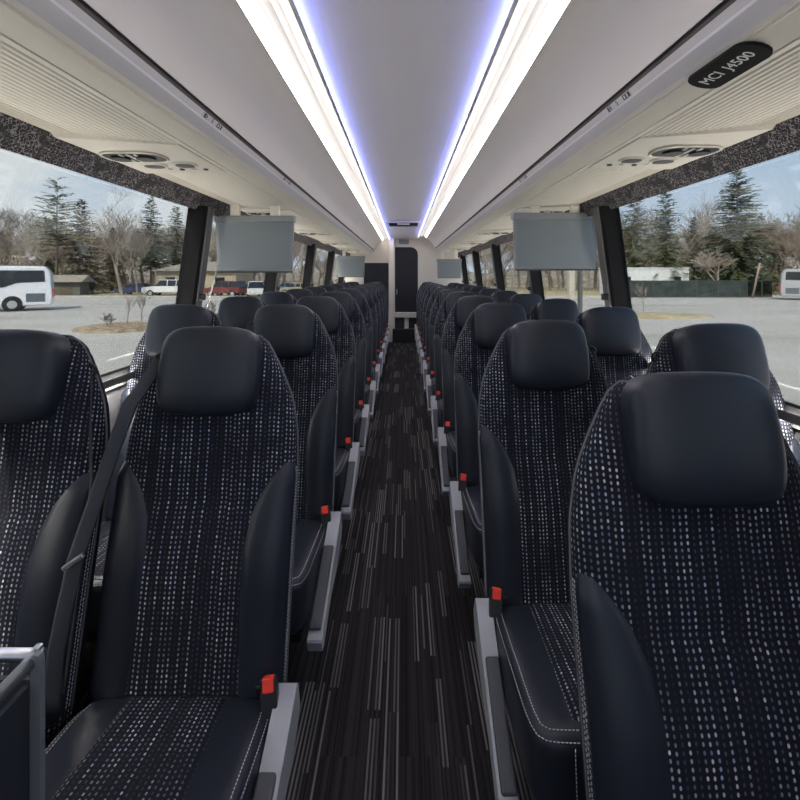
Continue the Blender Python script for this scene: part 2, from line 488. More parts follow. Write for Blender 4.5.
# small hatch above the doorway
t = tag(boxo('vent_hatch', px(399, 0, REAR).x, px(409, 0, REAR).x, REAR-0.02, REAR-0.001, px(0, 244.3, REAR).z, px(0, 239.5, REAR).z, MONG, None, 0.006),
        'small grey hatch on the ivory wall directly above the dark doorway', 'hatch')

# ------------------------------------------------------------------ overhead luggage racks, cove lights
RY1 = 9.3
DOOR = [(0.452, 0.745), (0.500, 0.712), (0.545, 0.668), (0.582, 0.618), (0.610, 0.570), (0.626, 0.538)]
def rack(s, label):
    RY1 = 9.3 if s > 0 else REAR-0.15
    t = thing('luggage_rack', (0, 0, 0), label, 'luggage rack', 'overhead racks')
    # bevelled smooth door skin
    pts = []
    for i in range(len(DOOR)-1):
        a, b = DOOR[i], DOOR[i+1]
        p0 = DOOR[max(0, i-1)]; p3 = DOOR[min(len(DOOR)-1, i+2)]
        for k in range(6):
            u = k/6
            pts.append(tuple(0.5*((2*a[c])+(-p0[c]+b[c])*u+(2*p0[c]-5*a[c]+4*b[c]-p3[c])*u*u+(-p0[c]+3*a[c]-3*b[c]+p3[c])*u**3) for c in (0, 1)))
    pts.append(DOOR[-1])
    sheet('bin_door', mir(pts, s), Y0, RY1, IVORYD, t, 0.012, smooth=False)
    sheet('shadow_gap', mir([(0.626, 0.545), (0.637, 0.536), (0.640, 0.526)], s), Y0, RY1, GAP, t, 0.01)
    sheet('number_strip', mir([(0.6385, 0.5265), (0.6490, 0.5095)], s), Y0, RY1, PLACARD, t, 0.006)
    sheet('bright_edge', mir([(0.6480, 0.5100), (0.6515, 0.5045)], s), Y0, RY1, RAILHI, t, 0.005)  # near-white strip paints the highlight along the rail's top edge
    sheet('grab_rail', mir([(0.6505, 0.5045), (0.658, 0.494), (0.668, 0.4815), (0.672, 0.4765)], s), Y0, RY1, RAILM, t, 0.012)
    sheet('lip', mir([(0.672, 0.4765), (0.680, 0.4705), (0.684, 0.4715), (0.690, 0.4680), (0.694, 0.4690)], s), Y0, RY1, IVORY, t, 0.006)
    sheet('lower_panel', mir([(0.694, 0.4685), (0.72, 0.4610), (0.752, 0.4530)], s), Y0, RY1, IVORY, t, 0.006)
    sheet('shadow_gap', mir([(0.752, 0.4560), (0.757, 0.4560)], s), Y0, RY1, GAP, t, 0.006)
    rib = [(0.757, 0.4520)]
    x = 0.775; k = 0
    while x < 1.145:
        z = 0.4520+0.018*(x-0.757)/(1.15-0.757)
        rib += [(x, z), (x+0.004, z-0.0035), (x+0.009, z-0.0035), (x+0.012, z)]
        x += 0.0205
    rib.append((1.152, 0.470))
    sheet('ribbed_soffit', mir(rib, s), Y0, RY1, IVORY, t, 0.006)
    bm = bmesh.new()
    prism(bm, [(px_*s, z+CAMZ) for px_, z in [(0.45, 0.745), (0.55, 0.665), (0.626, 0.538), (0.694, 0.47), (0.757, 0.452), (1.15, 0.47), (1.18, 0.74), (0.6, 0.88)]], RY1+0.0005, RY1+0.02)
    link('end_cap', bm, IVORYD, t, smooth=False)
    return t
rack(-1, 'ivory overhead luggage rack along the left side above the windows')
rack(1, 'ivory overhead luggage rack along the right side carrying the black name plate')

def cove(s, label):
    re = RY1 if s > 0 else REAR-0.15
    t = thing('cove_light', (0, 0, 0), label, 'ceiling light', 'ceiling cove lights')
    sheet('white_lens', mir([(0.430, 0.7790), (0.440, 0.7640), (0.4500, 0.7480)], s), Y0, re, LEDW, t, 0.006)
    sheet('diffuser_shelf', mir([(0.312, 0.7480), (0.330, 0.7640), (0.352, 0.7750), (0.380, 0.7820), (0.410, 0.7820), (0.430, 0.7790)], s), Y0, re, WHITES, t, 0.006)
    bm = bmesh.new()
    prism(bm, [(x*s, z+CAMZ) for x, z in [(0.300, 0.7455), (0.313, 0.7450), (0.313, 0.756), (0.300, 0.756)]], Y0, re)
    link('chrome_lip', bm, RAILHI, t, smooth=False)
    bm = bmesh.new()
    prism(bm, [(x*s, z+CAMZ) for x, z in [(0.297, 0.7565), (0.309, 0.7565), (0.309, 0.768), (0.297, 0.768)]], Y0, re)
    link('blue_strip', bm, LEDB, t, smooth=False)
    return t
cove(-1, 'white and blue glowing light strip along the left edge of the ceiling')
cove(1, 'white and blue glowing light strip along the right edge of the ceiling')

# added fill strips behind a lip on each sill, brightening racks and ceiling
for s, sd in ((-1, 'left'), (1, 'right')):
    t = thing('added_fill_strip', (0, 0, CAMZ+SILL+0.012), 'added fill light strip behind a lip on the %s window sill' % sd, 'fill light', 'added fill lights')
    bm = bmesh.new()
    prism(bm, [(x*s, z) for x, z in [(1.222, 0.0005), (1.228, 0.0005), (1.228, 0.030), (1.222, 0.030)]], 0.3, REAR-0.3)
    link('lip', bm, PILLARG, t, smooth=False)
    bm = bmesh.new()
    prism(bm, [(x*s, z) for x, z in [(1.256, 0.0005), (1.262, 0.0005), (1.262, 0.042), (1.256, 0.042)]], 0.3, REAR-0.3)
    link('shield', bm, SEAL, t, smooth=False)
    bm = bmesh.new()
    prism(bm, [(x*s, z) for x, z in [(1.230, 0.0005), (1.2545, 0.0005), (1.2545, 0.0135), (1.230, 0.002)]], 0.3, REAR-0.3)
    link('lens', bm, FILLGLOW, t, smooth=False)

# ceiling vent near the rear
t = thing('ceiling_vent', (0, 6.9, CAMZ+0.775), 'dark slotted vent set crosswise in the ceiling near the rear', 'vent')
boxo('vent_frame', -0.26, 0.26, -0.11, 0.11, -0.012, 0.02, CEIL, t, 0.006)
boxo('vent_slot', -0.21, 0.21, -0.112, 0.06, -0.050, -0.0125, BLACKP, t, 0.004)
boxo('vent_cover', -0.09, 0.09, -0.118, 0.04, -0.046, -0.018, PLACARD, t, 0.003)

# passenger service units below the racks
def ellipse(bm, cx, cy, z0, z1, rx, ry, n=24, p=2.0):
    a = []
    for zz in (z0, z1):
        a.append([bm.verts.new((cx+rx*math.copysign(abs(math.cos(2*PI*i/n))**(2/p), math.cos(2*PI*i/n)), cy+ry*math.copysign(abs(math.sin(2*PI*i/n))**(2/p), math.sin(2*PI*i/n)), zz)) for i in range(n)])
    for i in range(n): bm.faces.new((a[0][i], a[0][(i+1) % n], a[1][(i+1) % n], a[1][i]))
    bm.faces.new(a[0]); bm.faces.new(a[1])
def eo(name, cx, cy, z0, z1, rx, ry, m, parent, p=2.0):
    bm = bmesh.new(); ellipse(bm, cx, cy, z0, z1, rx, ry, 24, p); return link(name, bm, m, parent, smooth=False)
ORD = 'first second third fourth fifth sixth seventh eighth ninth tenth eleventh twelfth thirteenth'.split()
PSU0 = {}
UNITM = mat('unit_plate', (0.62, 0.585, 0.52), rough=0.45)
def psu(s, y, label):
    if s in PSU0: return dup(PSU0[s], (0.955*s, y, CAMZ+0.452), label=label)
    t = thing('service_unit', (0.955*s, y, CAMZ+0.452), label, 'air vent panel', 'service units under the racks')
    PSU0[s] = t
    bm = bmesh.new()
    n = 7; pr = [(-0.185*s, -0.20), (0.185*s, -0.30), (0.185*s, 0.26), (-0.185*s, 0.24)]
    a = [bm.verts.new((x, y_, 0.012)) for x, y_ in pr]; b = [bm.verts.new((x*0.97, y_*0.97, -0.004)) for x, y_ in pr]
    for i in range(4): bm.faces.new((a[i], a[(i+1) % 4], b[(i+1) % 4], b[i]))
    bm.faces.new(a); bm.faces.new(b)
    link('plate', bm, UNITM, t, smooth=False)
    v = eo('air_vent', 0.055*s, -0.05, -0.010, -0.0038, 0.112, 0.072, PLACARD, t, 3.4)
    eo('vent_opening', 0.055*s, -0.05, -0.0115, -0.0098, 0.106, 0.063, BLACKP, v, 3.4)
    eo('vent_nozzle', 0.105*s, -0.055, -0.020, -0.011, 0.034, 0.034, BLACKP, v)
    eo('vent_nozzle', 0.010*s, -0.055, -0.020, -0.011, 0.034, 0.034, BLACKP, v)
    for k in range(3):
        boxo('louvre', (0.055+0.028*(k-1))*s-0.004, (0.055+0.028*(k-1))*s+0.004, -0.105, 0.005, -0.0150, -0.0118, PLACARD, v)
    bm = bmesh.new(); tube(bm, [(0.055*s+0.112*math.copysign(abs(math.cos(x))**0.59, math.cos(x)), -0.05+0.072*math.copysign(abs(math.sin(x))**0.59, math.sin(x)), -0.010) for x in [2*PI*i/32 for i in range(33)]], 0.004, 5)
    link('vent_rim', bm, IVORY, v)
    eo('lamp_bezel', -0.075*s, 0.075, -0.012, -0.0038, 0.045, 0.040, PLACARD, t, 2.6)
    eo('reading_lamp', -0.075*s, 0.075, -0.0135, -0.0118, 0.036, 0.031, BLACKP, t, 2.6)
    eo('lamp_bezel', 0.055*s, 0.09, -0.012, -0.0038, 0.048, 0.038, PLACARD, t, 2.6)
    eo('reading_lamp', 0.055*s, 0.09, -0.0135, -0.0118, 0.039, 0.029, BLACKP, t, 2.6)
    for k in range(4):
        eo('button', (-0.12+0.05*k)*s, 0.165, -0.009, -0.0035, 0.010, 0.010, PLACARD if k % 2 else GAP, t)
    return t
for s, y0, sd in ((-1, 1.80, 'left'), (1, 1.72, 'right')):
    for k in range(5):
        psu(s, y0+1.6*k, 'ivory reading light and air vent panel under the %s rack, %s from the front' % (sd, ORD[k]))

# row number plates on the racks
def text_mesh(name, body, size, m, M, parent, extrude=0.0006):
    cu = bpy.data.curves.new(name, 'FONT'); cu.body = body; cu.size = size; cu.align_x = 'CENTER'; cu.align_y = 'CENTER'; cu.extrude = extrude
    o = bpy.data.objects.new('tmp', cu); COL.objects.link(o)
    dg = bpy.context.evaluated_depsgraph_get()
    me = bpy.data.meshes.new_from_object(o.evaluated_get(dg))
    bpy.data.objects.remove(o)
    me.transform(M)
    me.materials.clear(); me.materials.append(m)
    r = bpy.data.objects.new(name, me); COL.objects.link(r); r.parent = parent
    return r
def rack_basis(s, p, q_):
    """reading basis on a rack face between profile points p (aisle side) and q_ (window side)"""
    p = Vector((p[0]*s, 0, p[1])); q_ = Vector((q_[0]*s, 0, q_[1]))
    up = (p-q_).normalized()
    xd = Vector((0, -1 if s > 0 else 1, 0))
    n = xd.cross(up)
    M = Matrix((xd, up, n)).transposed().to_4x4()
    return M
def placard(s, y, label):
    p, q_ = (0.6385, 0.5265), (0.6490, 0.5095)
    M = rack_basis(s, p, q_)
    t = thing('number_plate', (0.5*(p[0]+q_[0])*s, y, CAMZ+0.5*(p[1]+q_[1])), label, 'seat number plate', 'seat number plates')
    def bx(name, u0, u1, v0, v1, w0, w1, m, par): return boxo(name, u0, u1, v0, v1, w0, w1, m, par, 0, 2, M)
    bx('plate', -0.075, 0.075, -0.0085, 0.0085, 0.0002, 0.0022, PLACARD, t)
    w = bx('window_symbol', -0.070, -0.045, -0.0075, 0.0075, 0.0022, 0.0028, DARKINK, t)
    bm = bmesh.new(); tube(bm, [M @ Vector((-0.052+0.006*math.cos(a), 0.006*math.sin(a), 0.003)) for a in [2*PI*i/14 for i in range(15)]], 0.0012, 5)
    link('ring_mark', bm, TXT, w)
    text_mesh('digit', '5', 0.019, DARKINK, M @ Matrix.Translation((-0.008, 0, 0.0028)), t)
    a = bx('aisle_symbol', 0.030, 0.070, -0.0075, 0.0075, 0.0022, 0.0028, DARKINK, t)
    bx('bar_mark', 0.036, 0.044, -0.005, 0.005, 0.0028, 0.0032, PLACARD, a)
    bx('bar_mark', 0.052, 0.058, -0.006, 0.006, 0.0028, 0.0032, TXT, a)
    return t
placard(-1, 1.57, 'small seat number plate on the left rack rail, nearest the camera')
placard(1, 1.39, 'small seat number plate on the right rack rail, nearest the camera')
placard(-1, 2.57, 'small seat number plate on the left rack rail, second from the front')
placard(1, 2.50, 'small seat number plate on the right rack rail, second from the front')

# black name plate
p, q_ = (0.676, 0.4700), (0.752, 0.4510)
M = rack_basis(1, p, q_)
t = thing('name_plate', ((p[0]+q_[0])/2, 1.026, CAMZ+(p[1]+q_[1])/2), 'black rounded name plate with grey lettering on the right rack', 'sign')
bm = bmesh.new()
a = []
for zz in (-0.002, 0.006):
    ring = []
    for cx, sg in ((0.074, 1), (-0.074, -1)):
        for i in range(9):
            th = -PI/2+PI*i/8
            ring.append(bm.verts.new(M @ Vector((cx+sg*0.030*math.cos(th)*0.9, sg*0.038*math.sin(th), zz))))
    a.append(ring)
nn = len(a[0])
for i in range(nn): bm.faces.new((a[0][i], a[0][(i+1) % nn], a[1][(i+1) % nn], a[1][i]))
bm.faces.new(a[0]); bm.faces.new(a[1])
link('plate', bm, mat('sign_black', (0.008, 0.008, 0.009), rough=0.75, spec=0.2), t, smooth=False)
text_mesh('lettering', 'MCI', 0.036, TXT, M @ Matrix.Translation((-0.048, 0.0, 0.0062)), t)
text_mesh('lettering', 'J4500', 0.034, TXT, M @ Matrix.Translation((0.038, 0.0, 0.0062)), t)

# ------------------------------------------------------------------ drop-down monitors
def monitor(x, y, ztop, w, h, label):
    t = thing('drop_down_monitor', (x, y, ztop), label, 'monitor', 'drop-down monitors')
    boxo('hinge_housing', -w/2-0.004, w/2+0.004, -0.03, 0.03, -0.045, 0.0, MONG, t, 0.008)
    bm = bmesh.new()
    vs = []
    for yy in (-0.020, 0.022):
        vs.append([bm.verts.new((sx*(w/2-dx), yy, z)) for sx, dx, z in ((-1, 0.004, -0.04), (1, 0.004, -0.04), (1, 0.014, -h), (-1, 0.014, -h))])
    for i in range(4): bm.faces.new((vs[0][i], vs[0][(i+1) % 4], vs[1][(i+1) % 4], vs[1][i]))
    bm.faces.new(vs[0]); bm.faces.new(vs[1])
    bmesh.ops.bevel(bm, geom=list(bm.edges), offset=0.006, segments=2, affect='EDGES')
    link('case', bm, MONG, t, smooth=False)
    boxo('screen', -w/2+0.026, w/2-0.026, -0.0225, -0.0195, -h+0.022, -0.055, MONS, t)
    boxo('bottom_edge', -w/2+0.016, w/2-0.016, -0.024, 0.020, -h-0.004, -h+0.004, SHELL, t)
    for sx in (-1, 1):
        boxo('mount_arm', sx*0.13-0.03, sx*0.13+0.03, -0.015, 0.015, -0.002, CAMZ+0.462-ztop, IVORYD, t, 0.004)
    return t
MD = 3.05
for d, (lx0, lx1, ly0, ly1), (rx0, rx1, ry0, ry1), wh in ((3.05, (216, 294.5, 216, 272), (512.5, 597, 213, 270), 'nearer'), (8.7, (337, 365, 256, 277), (437, 461.5, 259, 278), 'farther')):
    for (x0, x1, y0, y1), sd in (((lx0, lx1, ly0, ly1), 'left'), ((rx0, rx1, ry0, ry1), 'right')):
        a = px(x0, y0, d); b = px(x1, y1, d)
        monitor((a.x+b.x)/2, d, a.z, b.x-a.x, a.z-b.z, 'grey drop-down monitor hanging under the %s rack, %s one' % (sd, wh))

bm = bmesh.new()
a = px(217.5, 262, 3.0); b = px(207, 307, 3.0)
tube(bm, [a, a.lerp(b, 0.3)+Vector((0.006, 0, 0)), a.lerp(b, 0.7)+Vector((0.004, 0, 0)), b], 0.0045, 6)
tag(link('cord', bm, mat('pale_cord', (0.62, 0.60, 0.55), rough=0.6)), 'thin pale cord slanting down from the nearer left monitor past the window', 'cord')

# ------------------------------------------------------------------ coach seats
TAU = math.radians(12.5)
NB = Vector((0, -math.cos(TAU), math.sin(TAU)))
DB = Vector((0, -math.sin(TAU), -math.cos(TAU)))
TOPB = Vector((0, 0.145, 1.275))
BL = 0.945
WP = [(0, 0.080), (0.012, 0.112), (0.035, 0.140), (0.107, 0.180), (0.185, 0.217), (0.28, 0.237), (0.40, 0.243), (0.95, 0.238)]
def lerp(P, v):
    if v <= P[0][0]: return P[0][1]
    for (a, x), (b, y) in zip(P[:-1], P[1:]):
        if v <= b: return x+(y-x)*(v-a)/(b-a)
    return P[-1][1]
def wv(v):
    k = 0.022 if v > 0.05 else 0.006
    return sum(lerp(WP, v+d*k) for d in (-1, -0.5, 0, 0.5, 1))/5
def Tv(v):
    t = 0.072+0.03*min(1, max(0, (v-0.3)/0.5))
    if v < 0.05: t *= math.sqrt(max(0.04, 1-(1-v/0.05)**2))
    return t
NE = 3.6
def surf(phi, v, off=0.0):
    """point on the front of the backrest; phi from -90 to 90 degrees across, v metres down from the top"""
    sp, cp = math.sin(phi), math.cos(phi)
    r = (abs(sp)**NE+abs(cp)**NE)**(-1/NE)
    fx, fy = sp*r, cp*r
    w, T = wv(v), Tv(v)
    hollow = 0.020*(1-fx*fx)*min(1, max(0, (v-0.25)/0.2))*fy
    lumbar = 0.012*math.exp(-((v-0.62)/0.12)**2)*fy
    crease = -0.005*math.exp(-((v-0.46)/0.018)**2)*fy*max(0.0, 1-2.2*fx*fx)
    x = (w+off*abs(fx)**3)*fx
    return Vector((x, 0, 0))+TOPB+DB*v+NB*(T*fy-hollow+lumbar+crease+off*fy)
def back_mesh():
    bm = bmesh.new(); lay = bm.loops.layers.uv.verify()
    NV, NP = 64, 40
    vs = [BL*(i/NV)**1.15 for i in range(NV+1)]
    ph = [-PI/2+PI*j/NP for j in range(NP+1)]
    G = [[bm.verts.new(surf(p, v)) for p in ph] for v in vs]
    U = []
    for i in range(NV+1):
        row = [0.0]
        for j in range(1, NP+1): row.append(row[-1]+(G[i][j].co-G[i][j-1].co).length)
        mid = row[NP//2]; U.append([x-mid for x in row])
    for i in range(NV):
        for j in range(NP):
            f = bm.faces.new((G[i][j], G[i][j+1], G[i+1][j+1], G[i+1][j]))
            for l, (a, b) in zip(f.loops, ((i, j), (i, j+1), (i+1, j+1), (i+1, j))): l[lay].uv = (U[a][b]+0.5, vs[a])
    # close the rear
    R = [[bm.verts.new(G[i][j].co-NB*0.012) for j in (0, NP)] for i in range(NV+1)]
    for i in range(NV):
        bm.faces.new((G[i][0], G[i+1][0], R[i+1][0], R[i][0])); bm.faces.new((G[i][NP], R[i][1], R[i+1][1], G[i+1][NP]))
        bm.faces.new((R[i][0], R[i+1][0], R[i+1][1], R[i][1]))
    bm.faces.new(G[0]+[R[0][1], R[0][0]]); bm.faces.new(G[NV][::-1]+[R[NV][0], R[NV][1]])
    return bm
XIN = [(0.355, 0.231), (0.37, 0.212), (0.40, 0.186), (0.44, 0.158), (0.50, 0.133), (0.58, 0.122), (0.70, 0.124), (0.95, 0.136)]
def phi_of(x, v):
    t = min(0.995, x/wv(v))**NE
    return math.atan((t/(1-t))**(1/NE))
def bolster_mesh(s):
    bm = bmesh.new(); N, K = 48, 24
    G = []
    for i in range(N+1):
        v = 0.357+(0.930-0.357)*i/N
        p0 = phi_of(lerp(XIN, v), v); p1 = PI/2*0.80
        row = []
        for k in range(K+1):
            f = k/K
            e = min(1, f/0.09); e = math.sin(e*PI/2)
            ev = math.sin(min(1, i/N/0.10)*PI/2)*math.sin(min(1, (1-i/N)/0.06)*PI/2)
            e *= math.sin(min(1, (1-f)/0.15)*PI/2)
            off = -0.004+(0.007+0.012*math.sin(PI*f**0.8))*e*ev
            row.append(bm.verts.new(surf(s*(p0+(p1-p0)*f), v, off)))
        G.append(row)
    for i in range(N):
        for k in range(K): bm.faces.new((G[i][k], G[i][k+1], G[i+1][k+1], G[i+1][k]))
    return bm
CUSH = dict(c=(0, -0.375, 0.352), a=(0.236, 0.255, 0.092), n=8.0)
TILT = math.radians(6.0)
MC = Matrix.Translation(CUSH['c']) @ Matrix.Rotation(-TILT, 4, 'X')
def cush_top(x, y, up=0.0):
    """local cushion point on its top (x, y in cushion frame)"""
    a = CUSH['a']; n = CUSH['n']
    k = 1-abs(x/a[0])**n-abs(y/a[1])**n
    z = a[2]*max(0.0, k)**(1/n)
    return MC @ Vector((x, y, z+up))
def cush_pt(x, y, z, up=0.0):
    a = CUSH['a']; n = CUSH['n']
    k = (abs(x/a[0])**n+abs(y/a[1])**n+abs(z/a[2])**n)**(1/n)
    p = Vector((x/k, y/k, z/k)); nrm = Vector((abs(p.x/a[0])**(n-1)*math.copysign(1, p.x)/a[0], abs(p.y/a[1])**(n-1)*math.copysign(1, p.y)/a[1], abs(p.z/a[2])**(n-1)*math.copysign(1, p.z)/a[2])).normalized()
    return MC @ (p+nrm*up)
def insert_mesh():
    bm = bmesh.new(); lay = bm.loops.layers.uv.verify()
    NY, NX = 24, 12
    y0, y1 = 0.235, -0.225
    G = []; uv = []
    for i in range(NY+1):
        f = i/NY; y = y0+(y1-y0)*f; hw = 0.125+0.020*f
        row = []
        for j in range(NX+1):
            g = j/NX*2-1
            e = min(1, (1-abs(g))/0.12)*min(1, f/0.04)*min(1, (1-f)/0.05)
            cre = -0.004*math.exp(-((f-0.62)/0.012)**2)
            row.append(bm.verts.new(cush_top(g*hw, y, -0.006+0.014*math.sin(e*PI/2)+cre*e)))
            uv.append(None)
        G.append(row)
    for i in range(NY):
        for j in range(NX):
            f = bm.faces.new((G[i][j], G[i][j+1], G[i+1][j+1], G[i+1][j]))
            for l, (a, b) in zip(f.loops, ((i, j), (i, j+1), (i+1, j+1), (i+1, j))):
                l[lay].uv = ((b/NX*2-1)*0.135+0.5, a/NY*0.457+1.0)
    return bm
ARM = {-1: ((-0.15, 0.435), (-0.60, 0.262)), 1: ((-0.16, 0.425), (-0.52, 0.185))}
def make_seat(side, aisle):
    """side -1 left of the aisle, +1 right; a = direction of the aisle in local x"""
    a = -side
    t = thing('coach_seat', (0, 0, 0), '', 'coach seat', 'coach seats')
    link('backrest', back_mesh(), FABRIC, t)
    # headrest
    c = TOPB+DB*0.115+NB*0.074
    Mh = Matrix(((1, 0, 0), NB*-1, DB*-1)).transposed().to_4x4(); Mh.translation = c
    bm = bmesh.new()
    def warp(p): return Vector((p.x*(1-0.05*max(0, p.z)/0.122), p.y-0.012*(1-(p.x/0.14)**2)*(1 if p.y < 0 else 0)+0.012*max(0, -p.z/0.122)**2*(1 if p.y < 0 else 0), p.z-0.006*(p.x/0.14)**2*(1 if p.z > 0 else 0)))
    superbox(bm, (0, 0, 0), (0.140, 0.050, 0.122), 5.0, 11, Mh, warp)
    hr = link('headrest', bm, LEATHER, t)
    for s in (-1, 1):
        b = link('side_bolster', bolster_mesh(s), LEATHER, t)
        for dph in (0.835, 0.90):
            bm = bmesh.new()
            tube(bm, [surf(s*PI/2*dph, 0.38+0.53*i/24, 0.0006) for i in range(25)], 0.0012, 5, uv=True)
            link('stitching', bm, STITCH, b)
    # piping round the edge, over the top behind the headrest
    bm = bmesh.new()
    vs = [0.92-0.908*i/44 for i in range(45)]
    e = PI/2*0.95
    pts = [surf(-e, v, 0.002) for v in vs]+[surf(-e+2*e*i/8, 0.012, 0.002) for i in range(1, 8)]+[surf(e, v, 0.002) for v in vs[::-1]]
    tube(bm, pts, 0.0024, 5)
    link('piping', bm, PIPING, t)
    # rear shell
    bm = bmesh.new()
    G = []
    for i in range(19):
        v = 0.01+0.87*i/18
        w = wv(v)-0.006
        G.append([[bm.verts.new(Vector((x*w, 0, 0))+TOPB+DB*v-NB*(0.0125+k*(0.012+0.020*(1-x*x)))) for x in (-1, -0.8, -0.4, 0, 0.4, 0.8, 1)] for k in (0, 1)])
    for i in range(18):
        for k in (0, 1):
            for j in range(6): bm.faces.new((G[i][k][j], G[i][k][j+1], G[i+1][k][j+1], G[i+1][k][j]))
        for j in (0, 6): bm.faces.new((G[i][0][j], G[i+1][0][j], G[i+1][1][j], G[i][1][j]))
    for i in (0, 18):
        for j in range(6): bm.faces.new((G[i][0][j], G[i][0][j+1], G[i][1][j+1], G[i][1][j]))
    link('rear_shell', bm, SHELL, t)
    # cushion
    bm = bmesh.new()
    superbox(bm, (0, 0, 0), CUSH['a'], CUSH['n'], 13, MC)
    cu = link('cushion', bm, LEATHER, t)
    link('cushion_insert', insert_mesh(), FABRIC, cu)
    for zz, o_ in ((0.99, 0.0), (0.80, 0.0)):
        bm = bmesh.new()
        pts = []
        A0 = CUSH['a']
        for k in range(15): pts.append(cush_pt(-A0[0]*0.97, 0.235-0.47*k/14, A0[2]*zz, 0.0008))
        for k in range(1, 24): pts.append(cush_pt(-A0[0]*0.97+2*A0[0]*0.97*k/24, -A0[1]*0.97, A0[2]*zz, 0.0008))
        for k in range(15): pts.append(cush_pt(A0[0]*0.97, -0.235+0.47*k/14, A0[2]*zz, 0.0008))
        tube(bm, pts, 0.0012, 5, uv=True)
        link('stitching', bm, STITCH, cu)
    for s in (-1, 1):
        bm = bmesh.new()
        tube(bm, [cush_pt(s*CUSH['a'][0]*0.62, -CUSH['a'][1], CUSH['a'][2]*(0.75-1.4*k/8), 0.0008) for k in range(9)], 0.0012, 5, uv=True)
        link('stitching', bm, STITCH, cu)
    # under-frame
    boxo('seat_frame', -0.21, 0.21, -0.56, -0.10, 0.225, 0.262, BLACKP, t, 0.006)
    for yy in (-0.46, -0.20):
        boxo('leg', 0.02*a-0.02, 0.02*a+0.02, yy-0.025, yy+0.025, 0.0, 0.227, SHELL, t, 0.005)
    boxo('recline_bracket', a*0.20-0.02, a*0.20+0.02, -0.14, -0.02, 0.24, 0.44, BLACKP, t, 0.006)
    if aisle:
        (y0, z0), (y1, z1) = ARM[side]
        L = math.hypot(y1-y0, z1-z0); th = math.atan2(z0-z1, y0-y1)
        Ma = Matrix.Translation((a*0.262, y0, z0)) @ Matrix.Rotation(th, 4, 'X')
        bm = bmesh.new()
        prof = [(0.02, 0.0), (0.026, -0.01), (0.02, -0.085), (-0.02, -0.105), (-L*0.35, -0.100), (-L*0.6, -0.062), (-L*0.95, -0.058), (-L, -0.045), (-L, -0.006), (-L+0.006, 0.0)]
        aa = [[bm.verts.new(Ma @ Vector((x, y, z))) for y, z in prof] for x in (-0.024, 0.024)]
        for i in range(len(prof)): bm.faces.new((aa[0][i], aa[0][(i+1) % len(prof)], aa[1][(i+1) % len(prof)], aa[1][i]))
        bm.faces.new(aa[0][::-1]); bm.faces.new(aa[1])
        bmesh.ops.bevel(bm, geom=[e_ for e_ in bm.edges if e_.calc_face_angle(0) > 0.6], offset=0.005, segments=2, affect='EDGES')
        ar = link('armrest', bm, ARMGREY, t, smooth=False)
        boxo('armrest_pad', -0.024 if a > 0 else -0.016, 0.016 if a > 0 else 0.024, -L*0.93, -L*0.30, -0.010, 0.012, ARMPAD, ar, 0.006, 2, Ma)
    # buckle
    Mb = Matrix.Translation((a*0.222, -0.150, 0.462)) @ Matrix.Rotation(math.radians(-22), 4, 'X') @ Matrix.Rotation(math.radians(-8*a), 4, 'Y')
    bk = boxo('buckle', -0.020, 0.020, -0.013, 0.013, -0.085, 0.010, BLACKP, t, 0.004, 2, Mb)
    boxo('release_button', -0.0135, 0.0135, -0.0165, 0.007, -0.018, 0.0125, RED, bk, 0.003, 2, Mb)
    # lap and shoulder belt on the side away from the buckle (aisle seats: window side; window seats: aisle side)
    k = side if aisle else a
    p0 = surf(k*PI/2*0.55, 0.085, 0.012) if aisle and side < 0 else surf(k*PI/2*0.80, 0.10, 0.004)
    if aisle and side < 0:
        pts = [p0, p0+Vector((k*0.008, -0.022, -0.03)), Vector((k*0.188, -0.030, 1.10)), Vector((k*0.216, -0.065, 0.98)), Vector((k*0.246, -0.155, 0.76)), Vector((k*0.258, -0.200, 0.58)), Vector((k*0.262, -0.215, 0.44))]
    else:
        pts = [p0, p0+Vector((k*0.010, -0.015, -0.03)), Vector((k*0.218, 0.04, 1.04)), Vector((k*0.240, 0.01, 0.92)), Vector((k*0.246, -0.045, 0.70)), Vector((k*0.246, -0.10, 0.45))]
    sm = []
    for i in range(len(pts)-1):
        for j in range(5): sm.append(pts[i].lerp(pts[i+1], j/5))
    sm.append(pts[-1])
    bm = bmesh.new()
    tube(bm, sm, 0.018 if aisle and side < 0 else 0.010, 8, flat=(Vector((1, -0.75*k, 0)), 0.10))
    bl = link('seat_belt', bm, BELT, t)
    bm = bmesh.new()
    tube(bm, [p0+Vector((0.016*math.cos(x), 0, 0.016*math.sin(x))) for x in [2*PI*i/12 for i in range(13)]], 0.0045, 6)
    link('belt_guide', bm, BLACKP, bl)
    Mt = Matrix.Translation((pts[-3].x, pts[-3].y-0.006, pts[-3].z)) @ Matrix.Rotation(math.radians(35*k), 4, 'Y')
    if aisle and side < 0: boxo('belt_tongue', -0.030, 0.030, -0.006, 0.004, -0.006, 0.006, STEEL, bl, 0.0025, 2, Mt)
    return t

